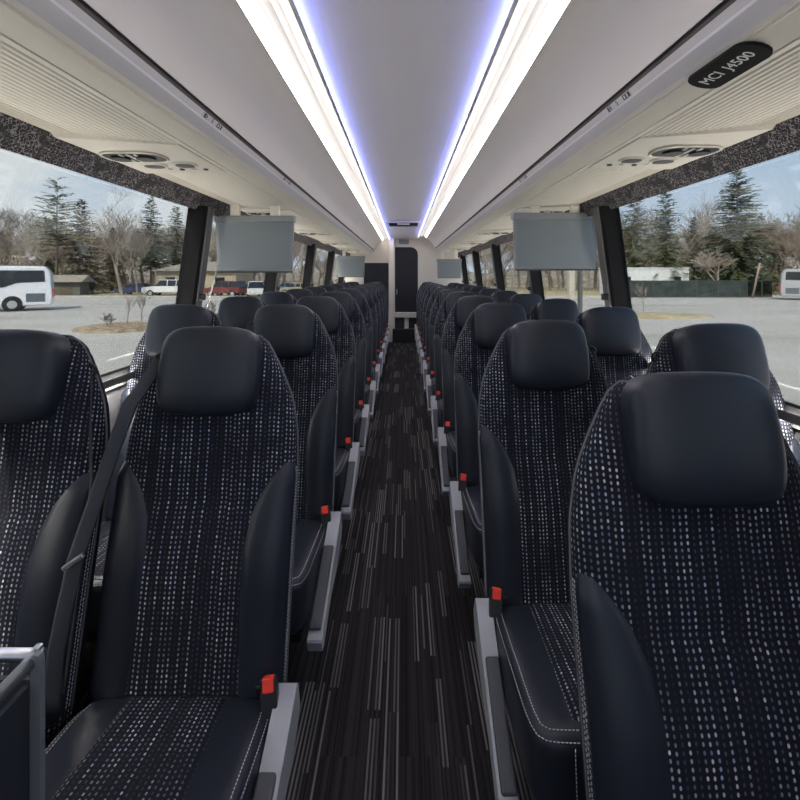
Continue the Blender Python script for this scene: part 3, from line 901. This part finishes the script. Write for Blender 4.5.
PITCH = 0.81
protos = {}
def seat(side, aisle, x, y, z, label):
    key = (side, aisle)
    if key not in protos:
        protos[key] = make_seat(side, aisle); t = protos[key]; t.location = (x, y, z); t['label'] = label
        return t
    return dup(protos[key], (x, y, z), label=label)
extra = {('left', 'aisle', 0): 'dark dotted coach seat with hanging belt, left aisle, front row beside steel guard rail',
         ('left', 'window', 0): 'dark dotted coach seat at left window, front row, cut by the frame',
         ('right', 'aisle', 0): 'nearest dark dotted coach seat with large headrest, right aisle, front row',
         ('right', 'aisle', 1): 'dark dotted coach seat behind the nearest one, right aisle, second row'}
for k in range(11):
    for col, x in (('aisle', -0.548), ('window', -1.06 if k == 0 else -1.03)):
        dz = 0.0 if k == 0 else 0.012
        y = PITCH*(1.58+k)-(0.07 if (col == 'window' and k == 0) else 0)
        lab = extra.get(('left', col, k), 'dark dotted coach seat on the left, %s side, %s row from the front' % (col, ORD[k]))
        seat(-1, col == 'aisle', x, y, dz, lab)
for k in range(12):
    for col, x in (('aisle', 0.515 if k else 0.570), ('window', 1.05)):
        y = PITCH*(k+1)+(0.04 if k == 0 else 0) if col == 'aisle' else PITCH*(k+1)-0.12
        lab = extra.get(('right', col, k), 'dark dotted coach seat on the right, %s side, %s row from the front' % (col, ORD[k]))
        seat(1, col == 'aisle', x, y, (-0.040 if k == 0 else -0.014 if k == 1 else 0.0) if col == 'aisle' else -0.014, lab)

# ------------------------------------------------------------------ stairwell guard, lower left
gx, gy, gz = -0.417, 0.53, CAMZ-0.430
t = thing('guard_rail', (gx, gy, 0), 'steel tube guard rail with dark panels in the lower left corner', 'guard rail')
bm = bmesh.new()
prof = [(-0.0055, 0), (0.0055, 0), (0.0055, gz-0.008), (0.0035, gz-0.002), (0, gz), (-0.0035, gz-0.002), (-0.0055, gz-0.008)]
aa = [[bm.verts.new((x, y, z)) for x, z in prof] for y in (-0.004, 0.004)]
for i in range(len(prof)): bm.faces.new((aa[0][i], aa[0][(i+1) % len(prof)], aa[1][(i+1) % len(prof)], aa[1][i]))
bm.faces.new(aa[0][::-1]); bm.faces.new(aa[1])
link('post', bm, mat('post_grey', (0.16, 0.165, 0.175), rough=0.4, metal=0.3), t, smooth=False)
bm = bmesh.new(); tube(bm, [(-0.008, 0, gz-0.011), (-0.008, -0.45, gz-0.011)], 0.0075, 14)
link('side_tube', bm, STEEL, t)
bm = bmesh.new(); tube(bm, [(0, 0.006, gz-0.008), (-0.62, 0.006, gz-0.008)], 0.007, 14)
link('cross_tube', bm, STEEL, t)
boxo('side_panel', -0.012, -0.006, -0.45, -0.005, 0.05, gz-0.034, NAVYP, t)
boxo('cross_panel', -0.62, -0.006, 0.003, 0.009, 0.05, gz-0.034, SHELL, t)
boxo('joint', -0.008, 0.000, 0.002, 0.010, gz-0.003, gz+0.004, STEEL, t, 0.002)

# ------------------------------------------------------------------ outside: parking lot, kerbs, grass
GZ = CAMZ-2.5
ASPH = mottled('asphalt', (0.36, 0.34, 0.31), (0.42, 0.40, 0.37), 0.10, stretch=(0.4, 2.0, 1), lo=0.3, hi=0.7, c3=(0.31, 0.295, 0.27), scale3=0.15)
GRASS = mottled('dry_grass', (0.30, 0.25, 0.15), (0.42, 0.36, 0.23), 0.8, c3=(0.22, 0.22, 0.11), scale3=0.15)
MULCH = mottled('mulch', (0.20, 0.15, 0.10), (0.34, 0.27, 0.18), 3.0)
KERB = mottled('kerb_concrete', (0.42, 0.40, 0.37), (0.52, 0.50, 0.46), 1.0)
struct(boxo('ground', -160, 160, -60, 170, GZ-0.4, GZ, ASPH))
struct(boxo('verge', -160, 160, 52.5, 168, GZ-0.1, GZ+0.10, GRASS))
n_trim += 1
struct(boxo('kerb', -160, 160, 52.1, 52.5, GZ-0.1, GZ+0.16, KERB))
def blob(name, c, rx, ry, h, m, label, cat, seed):
    bm = bmesh.new(); rnd = random.Random(seed)
    n = 28; rings = []
    ph = [rnd.uniform(0, 6.28) for _ in range(3)]
    for r, z in ((1.0, 0.0), (0.97, h*0.6), (0.8, h), (0.4, h*1.25)):
        rings.append([bm.verts.new((c[0]+rx*r*math.cos(a)*(1+0.06*math.sin(3*a+ph[0])), c[1]+ry*r*math.sin(a)*(1+0.06*math.sin(2*a+ph[1])), GZ+z)) for a in [2*PI*i/n for i in range(n)]])
    for a, b in zip(rings[:-1], rings[1:]):
        for i in range(n): bm.faces.new((a[i], a[(i+1) % n], b[(i+1) % n], b[i]))
    bm.faces.new(rings[-1])
    return tag(link(name, bm, m), label, cat)
il = px(118, 330, 21.5)
blob('planting_bed', (il.x+0.1, 21.8), 2.1, 1.9, 0.16, MULCH, 'brown mulch planting bed in the parking lot outside the left window', 'planting bed', 3)
ir = px(668, 318, 27)
blob('grass_island', (ir.x-1.0, 28.0), 4.2, 1.6, 0.16, GRASS, 'dry grass island in the parking lot outside the right window', 'traffic island', 5)

# far wooded rise
bm = bmesh.new()
NXh, NYh = 90, 10
G = []
for j in range(NYh+1):
    row = []
    for i in range(NXh+1):
        a = -1.15+2.3*i/NXh; d = 112+7*j
        x = d*math.sin(a)*1.05; y = d*math.cos(a)
        h = 9.0*math.sin(min(1, j/6)*PI/2)*(0.62+0.22*math.sin(i*0.31+1)+0.14*math.sin(i*0.83)+0.10*math.sin(i*1.9+j))
        row.append(bm.verts.new((x, y, GZ+h)))
    G.append(row)
for j in range(NYh):
    for i in range(NXh): bm.faces.new((G[j][i], G[j][i+1], G[j+1][i+1], G[j+1][i]))
struct(link('hill', bm, mottled('wooded_hill', (0.16, 0.135, 0.11), (0.30, 0.26, 0.21), 0.45, stretch=(1, 1, 0.4), c3=(0.10, 0.11, 0.07), scale3=0.10)))

# ------------------------------------------------------------------ trees
BARK = mottled('bark_grey', (0.17, 0.14, 0.115), (0.27, 0.23, 0.19), 2.0, stretch=(1, 1, 0.3))
BARKL = mottled('bark_pale', (0.26, 0.21, 0.17), (0.38, 0.32, 0.26), 2.0, stretch=(1, 1, 0.3))
NEEDLE = mottled('needles_green', (0.060, 0.080, 0.040), (0.140, 0.165, 0.080), 1.2)
NEEDLEB = mottled('needles_brownish', (0.12, 0.105, 0.058), (0.24, 0.20, 0.115), 1.0)
NEEDLEY = mottled('needles_light', (0.10, 0.12, 0.055), (0.21, 0.22, 0.105), 1.0)
def bare_mesh(seed, h, levels=5, spread=0.62, r0=0.16, lean=0.0, trunkfrac=0.30):
    rnd = random.Random(seed); bm = bmesh.new()
    def grow(p, d, L, r, lv):
        n = 3 if lv == levels else 2
        pts = [p]; q_ = p; dd = d
        for i in range(n):
            dd = (dd+Vector((rnd.uniform(-1, 1), rnd.uniform(-1, 1), rnd.uniform(-0.3, 0.6)))*0.14).normalized()
            q_ = q_+dd*(L/n); pts.append(q_)
        re = r*0.62
        tube(bm, pts, [r+(re-r)*i/n for i in range(n+1)], 5 if lv > 2 else 3)
        if lv == 0: return
        kids_ = rnd.choice((3, 4)) if lv > 1 else 4
        for c in range(kids_):
            ax = Vector((rnd.uniform(-1, 1), rnd.uniform(-1, 1), 0)).normalized()
            nd = (dd*rnd.uniform(0.7, 1.1)+ax*spread*rnd.uniform(0.6, 1.25)+Vector((0, 0, 0.18))).normalized()
            f = rnd.uniform(0.45, 1.0)
            base = pts[-1] if c == 0 else pts[max(1, int(round(f*n)))]
            grow(base, nd, L*rnd.uniform(0.62, 0.82), max(min(0.012, r0*0.3), re*rnd.uniform(0.6, 0.8)), lv-1)
    grow(Vector((0, 0, 0)), Vector((lean, 0, 1)).normalized(), h*trunkfrac, r0, levels)
    zmax = max(v.co.z for v in bm.verts)
    for v in bm.verts: v.co *= h/zmax
    return bm
def conifer_bm(seed, h, R, density=1.0, gap=0.10, droop=0.25, curve=0.9, ragged=0.25):
    """whorls of branches, each a spray of needle blades"""
    rnd = random.Random(seed); bm = bmesh.new()
    z = h*gap; step = h*0.0105/density
    def blade(p, d, L, wd):
        s = d.cross(Vector((0, 0, 1)))
        if s.length < 1e-4: s = Vector((1, 0, 0))
        s.normalize(); s = s*math.cos(rnd.uniform(-0.7, 0.7))+s.cross(d).normalized()*math.sin(rnd.uniform(-0.7, 0.7))
        a = bm.verts.new(p-s*wd*0.4); b = bm.verts.new(p+s*wd*0.4)
        c = bm.verts.new(p+d*L*0.55+s*wd); e = bm.verts.new(p+d*L*0.55-s*wd); f = bm.verts.new(p+d*L)
        bm.faces.new((a, b, c, e)); bm.faces.new((e, c, f))
    while z < h*0.985:
        f = (z/h-gap)/(1-gap)
        rr = R*(1-f)**curve*rnd.uniform(1-ragged, 1+ragged*0.6)+0.12
        nb = max(4, int(5+5*(1-f)))
        a0 = rnd.uniform(0, 6.28)
        for k in range(nb):
            a = a0+2*PI*k/nb+rnd.uniform(-0.2, 0.2)
            L = rr*rnd.uniform(0.75, 1.12)
            up = 0.35*f-droop*(1-f)+rnd.uniform(-0.16, 0.16)
            zz = z+rnd.uniform(-1.5, 1.5)*step
            d = Vector((math.cos(a), math.sin(a), up)).normalized()
            n = max(3, int(L/0.26))
            for i in range(n):
                t_ = (i+0.6)/n
                p = Vector((0, 0, zz))+d*L*t_+Vector((0, 0, -0.10*L*t_*t_))
                bl = 0.26+0.09*L*(1-t_)
                for sg in (-1, 1):
                    d2 = (d+Vector((-d.y, d.x, 0))*sg*rnd.uniform(0.5, 1.1)+Vector((0, 0, rnd.uniform(-0.35, 0.2)))).normalized()
                    blade(p, d2, bl*rnd.uniform(0.8, 1.4), 0.055+0.03*rnd.random())
                blade(p, (d+Vector((0, 0, rnd.uniform(-0.5, 0.2)))).normalized(), bl, 0.06)
        z += step*rnd.uniform(0.8, 1.2)
    return bm
def conifer(name, x, d, ytop, half_px, m, label, seed, ybase=None, **kw):
    p = px(x, ytop, d); h = p.z-GZ
    t = thing(name, (p.x, d, GZ), label, 'tree')
    link('foliage', conifer_bm(seed, h, half_px*d/FPX, **kw), m, t, smooth=False)
    bm = bmesh.new(); tube(bm, [(0, 0, -0.1), (0, 0, h*0.5), (0, 0, h*0.97)], [h*0.014, h*0.008, 0.02], 8)
    link('trunk', bm, BARK, t)
    return t
# left side
conifer('pine_tree', 57, 58, 178, 24, NEEDLE, 'tall sparse pine rising above the others behind the white coach', 11, gap=0.42, density=0.36, droop=-0.1, curve=0.45, ragged=0.6)
conifer('spruce_tree', 82, 60, 199, 28, NEEDLEB, 'brownish spruce right of the tall sparse pine outside the left window', 12, gap=0.08, density=0.75, curve=0.75)
conifer('spruce_tree', 47, 72, 217, 16, NEEDLEB, 'small spruce standing left of and behind the tall sparse pine', 13, density=0.6)
conifer('spruce_tree', 151, 71, 196, 20, NEEDLE, 'dark green spruce left of the left window pillar', 14, gap=0.25, density=0.7, curve=0.7, ragged=0.4)
conifer('spruce_tree', 176, 72, 206, 18, NEEDLE, 'dark green spruce partly hidden by the left window pillar', 15, gap=0.25, density=0.7, curve=0.7, ragged=0.4)
conifer('spruce_tree', 112, 74, 228, 18, NEEDLEB, 'low brownish spruce behind the large bare tree on the left', 16, density=0.6)
# right side
conifer('spruce_tree', 737, 60, 169, 42, NEEDLE, 'tallest full green spruce outside the right window', 21, gap=0.06, density=1.0, curve=0.65, ragged=0.25)
conifer('pine_tree', 666, 60, 192, 24, NEEDLEY, 'light green pine left of the tallest spruce outside the right window', 22, gap=0.22, density=0.7, curve=0.6, ragged=0.45)
conifer('pine_tree', 634, 63, 180, 22, NEEDLEY, 'light green pine beside the right window pillar', 23, gap=0.22, density=0.6, curve=0.6, ragged=0.45)
conifer('spruce_tree', 694, 68, 216, 15, NEEDLE, 'small dark spruce between the light green pine and the tallest spruce', 24, density=0.6)
conifer('spruce_tree', 776, 70, 219, 19, NEEDLEB, 'brownish conifer right of the tallest spruce', 25, density=0.55, curve=0.6)
conifer('spruce_tree', 712, 64, 226, 16, NEEDLEY, 'yellowish young conifer against the left foot of the tallest spruce', 26, density=0.6)

def bare(name, x, d, ytop, m, label, seed, **kw):
    p = px(x, ytop, d)
    return tag(_place(link(name, bare_mesh(seed, p.z-GZ, **kw), m, None, smooth=False), (p.x, d, GZ)), label, 'tree')
def _place(o, loc): o.location = loc; return o
bare('bare_tree', 122, 55, 183, BARKL, 'large leafless tree with spreading branches outside the left window', 31, levels=5, spread=0.75, r0=0.22, trunkfrac=0.26)
bare('bare_tree', 138, 53, 226, BARKL, 'small reddish leafless tree behind the blue car', 32, levels=5, spread=0.5, r0=0.10)
bare('bare_tree', 683, 66, 183, BARK, 'tall leafless tree between the light green pine and the tallest spruce', 33, levels=5, spread=0.6, r0=0.2)
bare('bare_tree', 717, 53.5, 247, BARKL, 'pale leafless bush in front of the tallest spruce', 34, levels=5, spread=0.95, r0=0.09, trunkfrac=0.2)
bare('bare_tree', 798, 60, 214, BARKL, 'leafless tree above the coach at the right edge', 35, levels=5, spread=0.7, r0=0.2)
bare('sapling', 644, 30, 281, BARKL, 'thin bare sapling on the grass island outside the right window', 36, levels=3, spread=0.5, r0=0.03, trunkfrac=0.4)
bare('sapling', 127, 22, 293, BARKL, 'left of two thin bare saplings on the mulch bed', 37, levels=3, spread=0.28, r0=0.035, trunkfrac=0.5)
bare('sapling', 142, 21.5, 292, BARKL, 'right of two thin bare saplings on the mulch bed', 38, levels=3, spread=0.28, r0=0.035, trunkfrac=0.5)
bare('shrub', 108, 21, 312, BARK, 'small leafless shrub at the left end of the mulch bed', 43, levels=4, spread=0.7, r0=0.018, trunkfrac=0.22)
bare('shrub', 212, 24, 300, BARK, 'small leafless shrub just right of the left window pillar', 40, levels=4, spread=0.7, r0=0.018, trunkfrac=0.22)

# leafless woods behind
variants = []
rnd = random.Random(99)
for v in range(5):
    o = link('woodland_tree', bare_mesh(200+v, 10.0, levels=5, spread=0.62+0.08*(v % 3), r0=0.16, trunkfrac=0.24), BARKL if v % 2 else BARK, None, smooth=False)
    tag(o, 'leafless grey brown tree in the woods beyond the parking lot', 'tree', 'leafless woodland trees')
    variants.append(o)
spots = []
for i in range(150):
    f = (i+rnd.uniform(0.1, 0.9))/150
    xs = -0.95+1.9*f
    if abs(xs) < 0.16: continue
    d = rnd.uniform(66, 100)
    spots.append((xs*d, d, rnd.uniform(0.80, 1.40), rnd.uniform(0, 6.28)))
for i, (x, y, sc, rz) in enumerate(spots):
    o = variants[i] if i < 5 else variants[i % 5].copy()
    if i >= 5: COL.objects.link(o)
    o.location = (x, y, GZ); o.rotation_euler = (0, 0, rz); o.scale = (sc*1.15, sc*1.15, sc)

# ------------------------------------------------------------------ buildings and fence
WHITEP = mat('white_siding', (0.70, 0.72, 0.74), rough=0.7, var=0.05)
TAN = mat('tan_wall', (0.42, 0.36, 0.27), rough=0.8, var=0.08)
ROOFM = mat('brown_roof', (0.26, 0.23, 0.19), rough=0.9, var=0.1)
DKGLASS = mat('dark_glass', (0.015, 0.018, 0.022), rough=0.08, spec=0.6)
def building(name, x0, x1, ytop, yeave, d, depth, wm, label, hip=True, base=None):
    a = px(x0, yeave, d); b = px(x1, yeave, d); tz = px(0, ytop, d).z
    t = thing(name, ((a.x+b.x)/2, d, GZ), label, 'building')
    w = b.x-a.x; ez = a.z-GZ; rz = tz-GZ
    boxo('wall', -w/2, w/2, 0, depth, 0, ez, wm, t)
    bm = bmesh.new()
    o_ = 0.5
    e = [bm.verts.new(p) for p in ((-w/2-o_, -o_, ez), (w/2+o_, -o_, ez), (w/2+o_, depth+o_, ez), (-w/2-o_, depth+o_, ez))]
    k = w*0.28 if hip else -o_
    r = [bm.verts.new(p) for p in ((-w/2+k, depth/2, rz), (w/2-k, depth/2, rz))]
    bm.faces.new((e[0], e[1], r[1], r[0])); bm.faces.new((e[2], e[3], r[0], r[1])); bm.faces.new((e[1], e[2], r[1])); bm.faces.new((e[3], e[0], r[0])); bm.faces.new(e)
    link('roof', bm, ROOFM, t, smooth=False)
    return t, w, ez
t, w, ez = building('tan_house', 156, 236, 261, 271, 61, 7, TAN, 'tan house with hipped brown roof behind the white pickup')
for xx in (-w*0.32, w*0.05, w*0.3): boxo('window', xx-0.6, xx+0.6, -0.06, -0.001, 0.9, 2.2, DKGLASS, t)
t, w, ez = building('shed', 52, 80, 275, 282, 50+5, 1.6, mat('dark_shed', (0.11, 0.11, 0.095), rough=0.9, var=0.1), 'low dark shed with pale roof just right of the white coach', hip=False)
boxo('shed_door', -0.7, 0.7, -0.05, -0.001, 0.05, 1.5, mat('shed_door_brown', (0.10, 0.085, 0.06), rough=0.9), t)
a = px(613, 268.5, 58); b = px(689, 300, 58)
t = thing('white_building', ((a.x+b.x)/2, 58, GZ), 'low white flat-roofed building behind the green fence', 'building')
w = b.x-a.x; hh = a.z-GZ
boxo('wall', -w/2, w/2, 0, 4, 0, hh, WHITEP, t)
boxo('roof', -w/2-0.1, w/2+0.1, -0.1, 4.1, hh, hh+0.12, mat('roof_white', (0.75, 0.77, 0.8), rough=0.6), t)
boxo('window', w/2-1.9, w/2-1.0, -0.05, -0.001, 1.2, 2.3, DKGLASS, t)
boxo('window', -w/2+1.5, -w/2+2.2, -0.05, -0.001, 1.2, 2.3, DKGLASS, t)
# pale entrance posts seen through the second right window
PALE = mat('pale_post', (0.52, 0.48, 0.40), rough=0.8)
for i, (xx, wpx) in enumerate(((571, 5.5), (580, 3))):
    p = px(xx, 262, 30)
    h = p.z-GZ
    t = tag(boxo('pale_post', p.x-wpx*30/FPX/2, p.x+wpx*30/FPX/2, 29.8, 30.2, GZ, GZ+h+0.5, PALE if i == 0 else PILLARG, None, 0.03),
            ('wide pale post seen below the nearer right monitor', 'narrow grey post beside the pale post below the right monitor')[i], 'post')
# fence
FENCE = mottled('green_mesh', (0.032, 0.042, 0.040), (0.060, 0.076, 0.070), 0.8, stretch=(1, 1, 1.5))
a = px(610, 281, 51.5); b = px(772, 298, 51.5)
t = thing('fence', (0, 51.5, GZ), 'dark green screened fence along the far side of the right lot', 'fence')
fz = 1.86; x = a.x
boxo('screen', a.x, px(748, 0, 51.5).x, -0.02, 0.02, 0.05, fz, FENCE, t)
POSTM = mat('fence_post', (0.06, 0.075, 0.07), rough=0.6)
k = 0
x = a.x
while x < b.x:
    boxo('post', x-0.04, x+0.04, -0.05, 0.05, 0, fz+0.08, POSTM, t); x += 2.4
for z in (0.1, fz): boxo('rail', a.x, b.x, -0.035, 0.035, z-0.03, z+0.03, POSTM, t)
boxo('wire_mesh', px(748, 0, 51.5).x, b.x, -0.004, 0.004, 0.1, fz, glass_mat('mesh_wire', (0.45, 0.45, 0.42)), t)
p = px(757, 263, 50)
t = thing('utility_post', (p.x, 50, GZ), 'thin leaning brown post by the fence left of the far coach', 'post')
bm = bmesh.new(); tube(bm, [(-0.5, 0, 0), (0.3, 0, p.z-GZ)], 0.10, 8); link('pole', bm, BARKL, t)
bm = bmesh.new(); tube(bm, [(-0.2, 0, p.z-GZ-0.5), (0.7, 0, p.z-GZ-0.4)], 0.06, 6); link('crossarm', bm, BARKL, t)

# ------------------------------------------------------------------ coaches and cars outside
COACHW = mat('coach_white', (0.80, 0.81, 0.83), rough=0.25, coat=0.4)
COACHG = mat('coach_grey', (0.42, 0.43, 0.45), rough=0.3, coat=0.3)
TYRE = mat('tyre', (0.012, 0.012, 0.012), rough=0.8)
HUB = mat('wheel_hub', (0.55, 0.55, 0.56), rough=0.35, metal=0.6)
GRILL = mat('engine_grille', (0.11, 0.13, 0.15), rough=0.6)
def cyl(bm, c, r, y0, y1, n=24):
    a = [[bm.verts.new((c[0]+r*math.cos(2*PI*i/n), y, c[1]+r*math.sin(2*PI*i/n))) for i in range(n)] for y in (y0, y1)]
    for i in range(n): bm.faces.new((a[0][i], a[0][(i+1) % n], a[1][(i+1) % n], a[1][i]))
    bm.faces.new(a[0]); bm.faces.new(a[1])
def wheel(parent, x, y0, y1, r):
    out_ = y0 if abs(y0) < abs(y1) or True else y1
    bm = bmesh.new(); cyl(bm, (x, r), r, y0, y1); w = link('wheel', bm, TYRE, parent, smooth=False)
    bm = bmesh.new(); cyl(bm, (x, r), r*0.58, y0-0.02, y1+0.02); h = link('hub', bm, HUB, w, smooth=False)
    return w
def coach(loc, label, bodym):
    """12 m coach along X; tail at local x = 0, camera side at local y = 0"""
    t = thing('parked_coach', loc, label, 'coach', 'parked coaches')
    L, Wd, H = 12.0, 2.55, 3.12
    bm = bmesh.new()
    prof = [(-L, 0.35), (0, 0.35), (0.02, 1.0), (-0.05, 2.6), (-0.35, H), (-L+1.0, H), (-L+0.15, 2.2), (-L, 1.2)]
    aa = [[bm.verts.new((x, y, z)) for x, z in prof] for y in (0, Wd)]
    for i in range(len(prof)): bm.faces.new((aa[0][i], aa[0][(i+1) % len(prof)], aa[1][(i+1) % len(prof)], aa[1][i]))
    bm.faces.new(aa[0][::-1]); bm.faces.new(aa[1])
    bmesh.ops.bevel(bm, geom=list(bm.edges), offset=0.09, segments=3, affect='EDGES')
    link('body', bm, bodym, t, smooth=False)
    for y0, y1 in ((-0.015, 0.03), (Wd-0.03, Wd+0.015)):
        bm = bmesh.new()
        pr = [(-L+0.6, 1.65), (-2.6, 1.65), (-1.9, 1.95), (-0.35, 2.02), (-0.40, 2.82), (-L+0.9, 2.82)]
        bb = [[bm.verts.new((x, y, z)) for x, z in pr] for y in (y0, y1)]
        for i in range(len(pr)): bm.faces.new((bb[0][i], bb[0][(i+1) % len(pr)], bb[1][(i+1) % len(pr)], bb[1][i]))
        bm.faces.new(bb[0][::-1]); bm.faces.new(bb[1])
        link('window_band', bm, DKGLASS, t, smooth=False)
        boxo('engine_grille', -1.42, -0.35, y0, y1, 0.62, 1.22, GRILL, t, 0.01)
        for xx in (-2.15, -9.6):
            bm = bmesh.new(); cyl(bm, (xx, 0.50), 0.56, y0, y1); link('wheel_arch', bm, TYRE, t, smooth=False)
        boxo('door_handle', -4.6, -4.25, y0, y1, 0.75, 0.95, GRILL, t, 0.01)
    for xx in (-2.15, -9.6):
        wheel(t, xx, -0.03, 0.30, 0.47); wheel(t, xx, Wd-0.30, Wd+0.03, 0.47)
    for yy in (0.3, Wd-0.3): boxo('tail_lamp', 0.0, 0.06, yy-0.1, yy+0.1, 0.9, 1.5, RED, t, 0.01)
    return t
p = px(51.5, 0, 33)
cw = coach((p.x, 33, GZ), 'white parked coach with dark windows at the left edge of the lot', COACHW)
cw.rotation_euler.z = 0.58
p = px(779, 0, 49)
_kc.clear()
c2 = dup(cw, (p.x, 49, GZ), rz=PI-0.62, label='grey and dark parked coach at the right edge beyond the fence')
for c in kids(c2):
    if c.name.startswith('body'):
        c.data = c.data.copy(); c.data.materials[0] = COACHG

def car(x, d, rz, color, kind, label, k=1.0):
    p = px(x, 0, d)
    t = thing('parked_car', (p.x, d, GZ), label, 'car', 'parked cars', rz)
    L = {'sedan': 4.6, 'suv': 4.7, 'pickup': 5.6}[kind]; Wd = 1.85
    low = {'sedan': [(-2.3, 0.35), (2.3, 0.35), (2.3, 0.75), (1.3, 0.95), (-1.5, 1.0), (-2.3, 0.92)],
           'suv': [(-2.35, 0.4), (2.35, 0.4), (2.35, 0.95), (1.3, 1.12), (-2.3, 1.12), (-2.35, 0.9)],
           'pickup': [(-2.8, 0.45), (2.8, 0.45), (2.8, 1.05), (1.4, 1.2), (-2.8, 1.2)]}[kind]
    cab = {'sedan': (-1.75, 1.15, -0.95, 0.45, 0.96, 1.45), 'suv': (-2.3, 1.35, -2.05, 0.55, 1.1, 1.78), 'pickup': (-2.75, 1.25, -2.55, 0.65, 1.18, 1.9)}[kind]
    bm = bmesh.new()
    aa = [[bm.verts.new((a_, y, z)) for a_, z in low] for y in (-Wd/2, Wd/2)]
    for i in range(len(low)): bm.faces.new((aa[0][i], aa[0][(i+1) % len(low)], aa[1][(i+1) % len(low)], aa[1][i]))
    bm.faces.new(aa[0][::-1]); bm.faces.new(aa[1])
    bmesh.ops.bevel(bm, geom=list(bm.edges), offset=0.07, segments=2, affect='EDGES')
    link('body', bm, color, t, smooth=False)
    x0, x1, x2, x3, z0, z1 = cab
    bm = bmesh.new()
    vs = [bm.verts.new(v) for v in ((x0, -0.85, z0), (x1, -0.85, z0), (x1, 0.85, z0), (x0, 0.85, z0), (x2, -0.68, z1), (x3, -0.68, z1), (x3, 0.68, z1), (x2, 0.68, z1))]
    for f in ((0, 1, 5, 4), (1, 2, 6, 5), (2, 3, 7, 6), (3, 0, 4, 7), (4, 5, 6, 7), (3, 2, 1, 0)): bm.faces.new([vs[i] for i in f])
    cb = link('cabin_glass', bm, DKGLASS, t, smooth=False)
    boxo('roof', x2-0.05, x3+0.05, -0.70, 0.70, z1-0.03, z1+0.04, color, t, 0.02)
    for xx in [x0+0.25+(x1-x0-0.5)*q_ for q_ in (0.36, 0.66)]:
        for sy in (-1, 1):
            bm = bmesh.new(); tube(bm, [(xx, sy*0.86, z0), (xx, sy*0.70, z1)], 0.05, 5); link('door_pillar', bm, color, cb)
    r = 0.33 if kind == 'sedan' else 0.38
    for xx in (-L*0.31, L*0.31):
        for y0 in (-Wd/2-0.01, Wd/2-0.21): wheel(t, xx, y0, y0+0.22, r)
    for sy in (-0.65, 0.65): boxo('headlamp', L/2-0.06, L/2+0.01, sy-0.15, sy+0.15, 0.62 if kind == 'sedan' else 0.78, 0.76 if kind == 'sedan' else 0.95, HUB, t)
    return t
def paint(n, c): return mat(n, c, rough=0.3, coat=0.5)
car(137, 58, PI, paint('blue_paint', (0.03, 0.045, 0.12)), 'sedan', 'dark blue car parked left of the white pickup')
car(169, 55, PI, paint('white_paint', (0.75, 0.76, 0.77)), 'pickup', 'white pickup with cap parked beside the left window pillar')
car(226, 54, PI*0.92, paint('maroon_paint', (0.16, 0.03, 0.03)), 'suv', 'maroon car parked behind the shrub, below the left monitor')
car(240, 57, PI*0.5, paint('silver_paint', (0.50, 0.50, 0.50)), 'sedan', 'silver car with pale roof right of the maroon car')
car(256, 52, PI*0.60, paint('white_paint_2', (0.66, 0.66, 0.64)), 'suv', 'white car right of the silver car below the left monitor')
car(268, 56, PI*0.55, paint('grey_paint', (0.12, 0.12, 0.13)), 'suv', 'dark grey car at the right end of the row, by the window pillar')
car(288, 62, PI*0.95, paint('teal_paint', (0.10, 0.20, 0.26)), 'sedan', 'blue grey car seen through the third left window')
car(298, 60, PI*0.95, paint('tan_paint', (0.40, 0.36, 0.28)), 'sedan', 'tan car beside the blue grey one through the third left window')
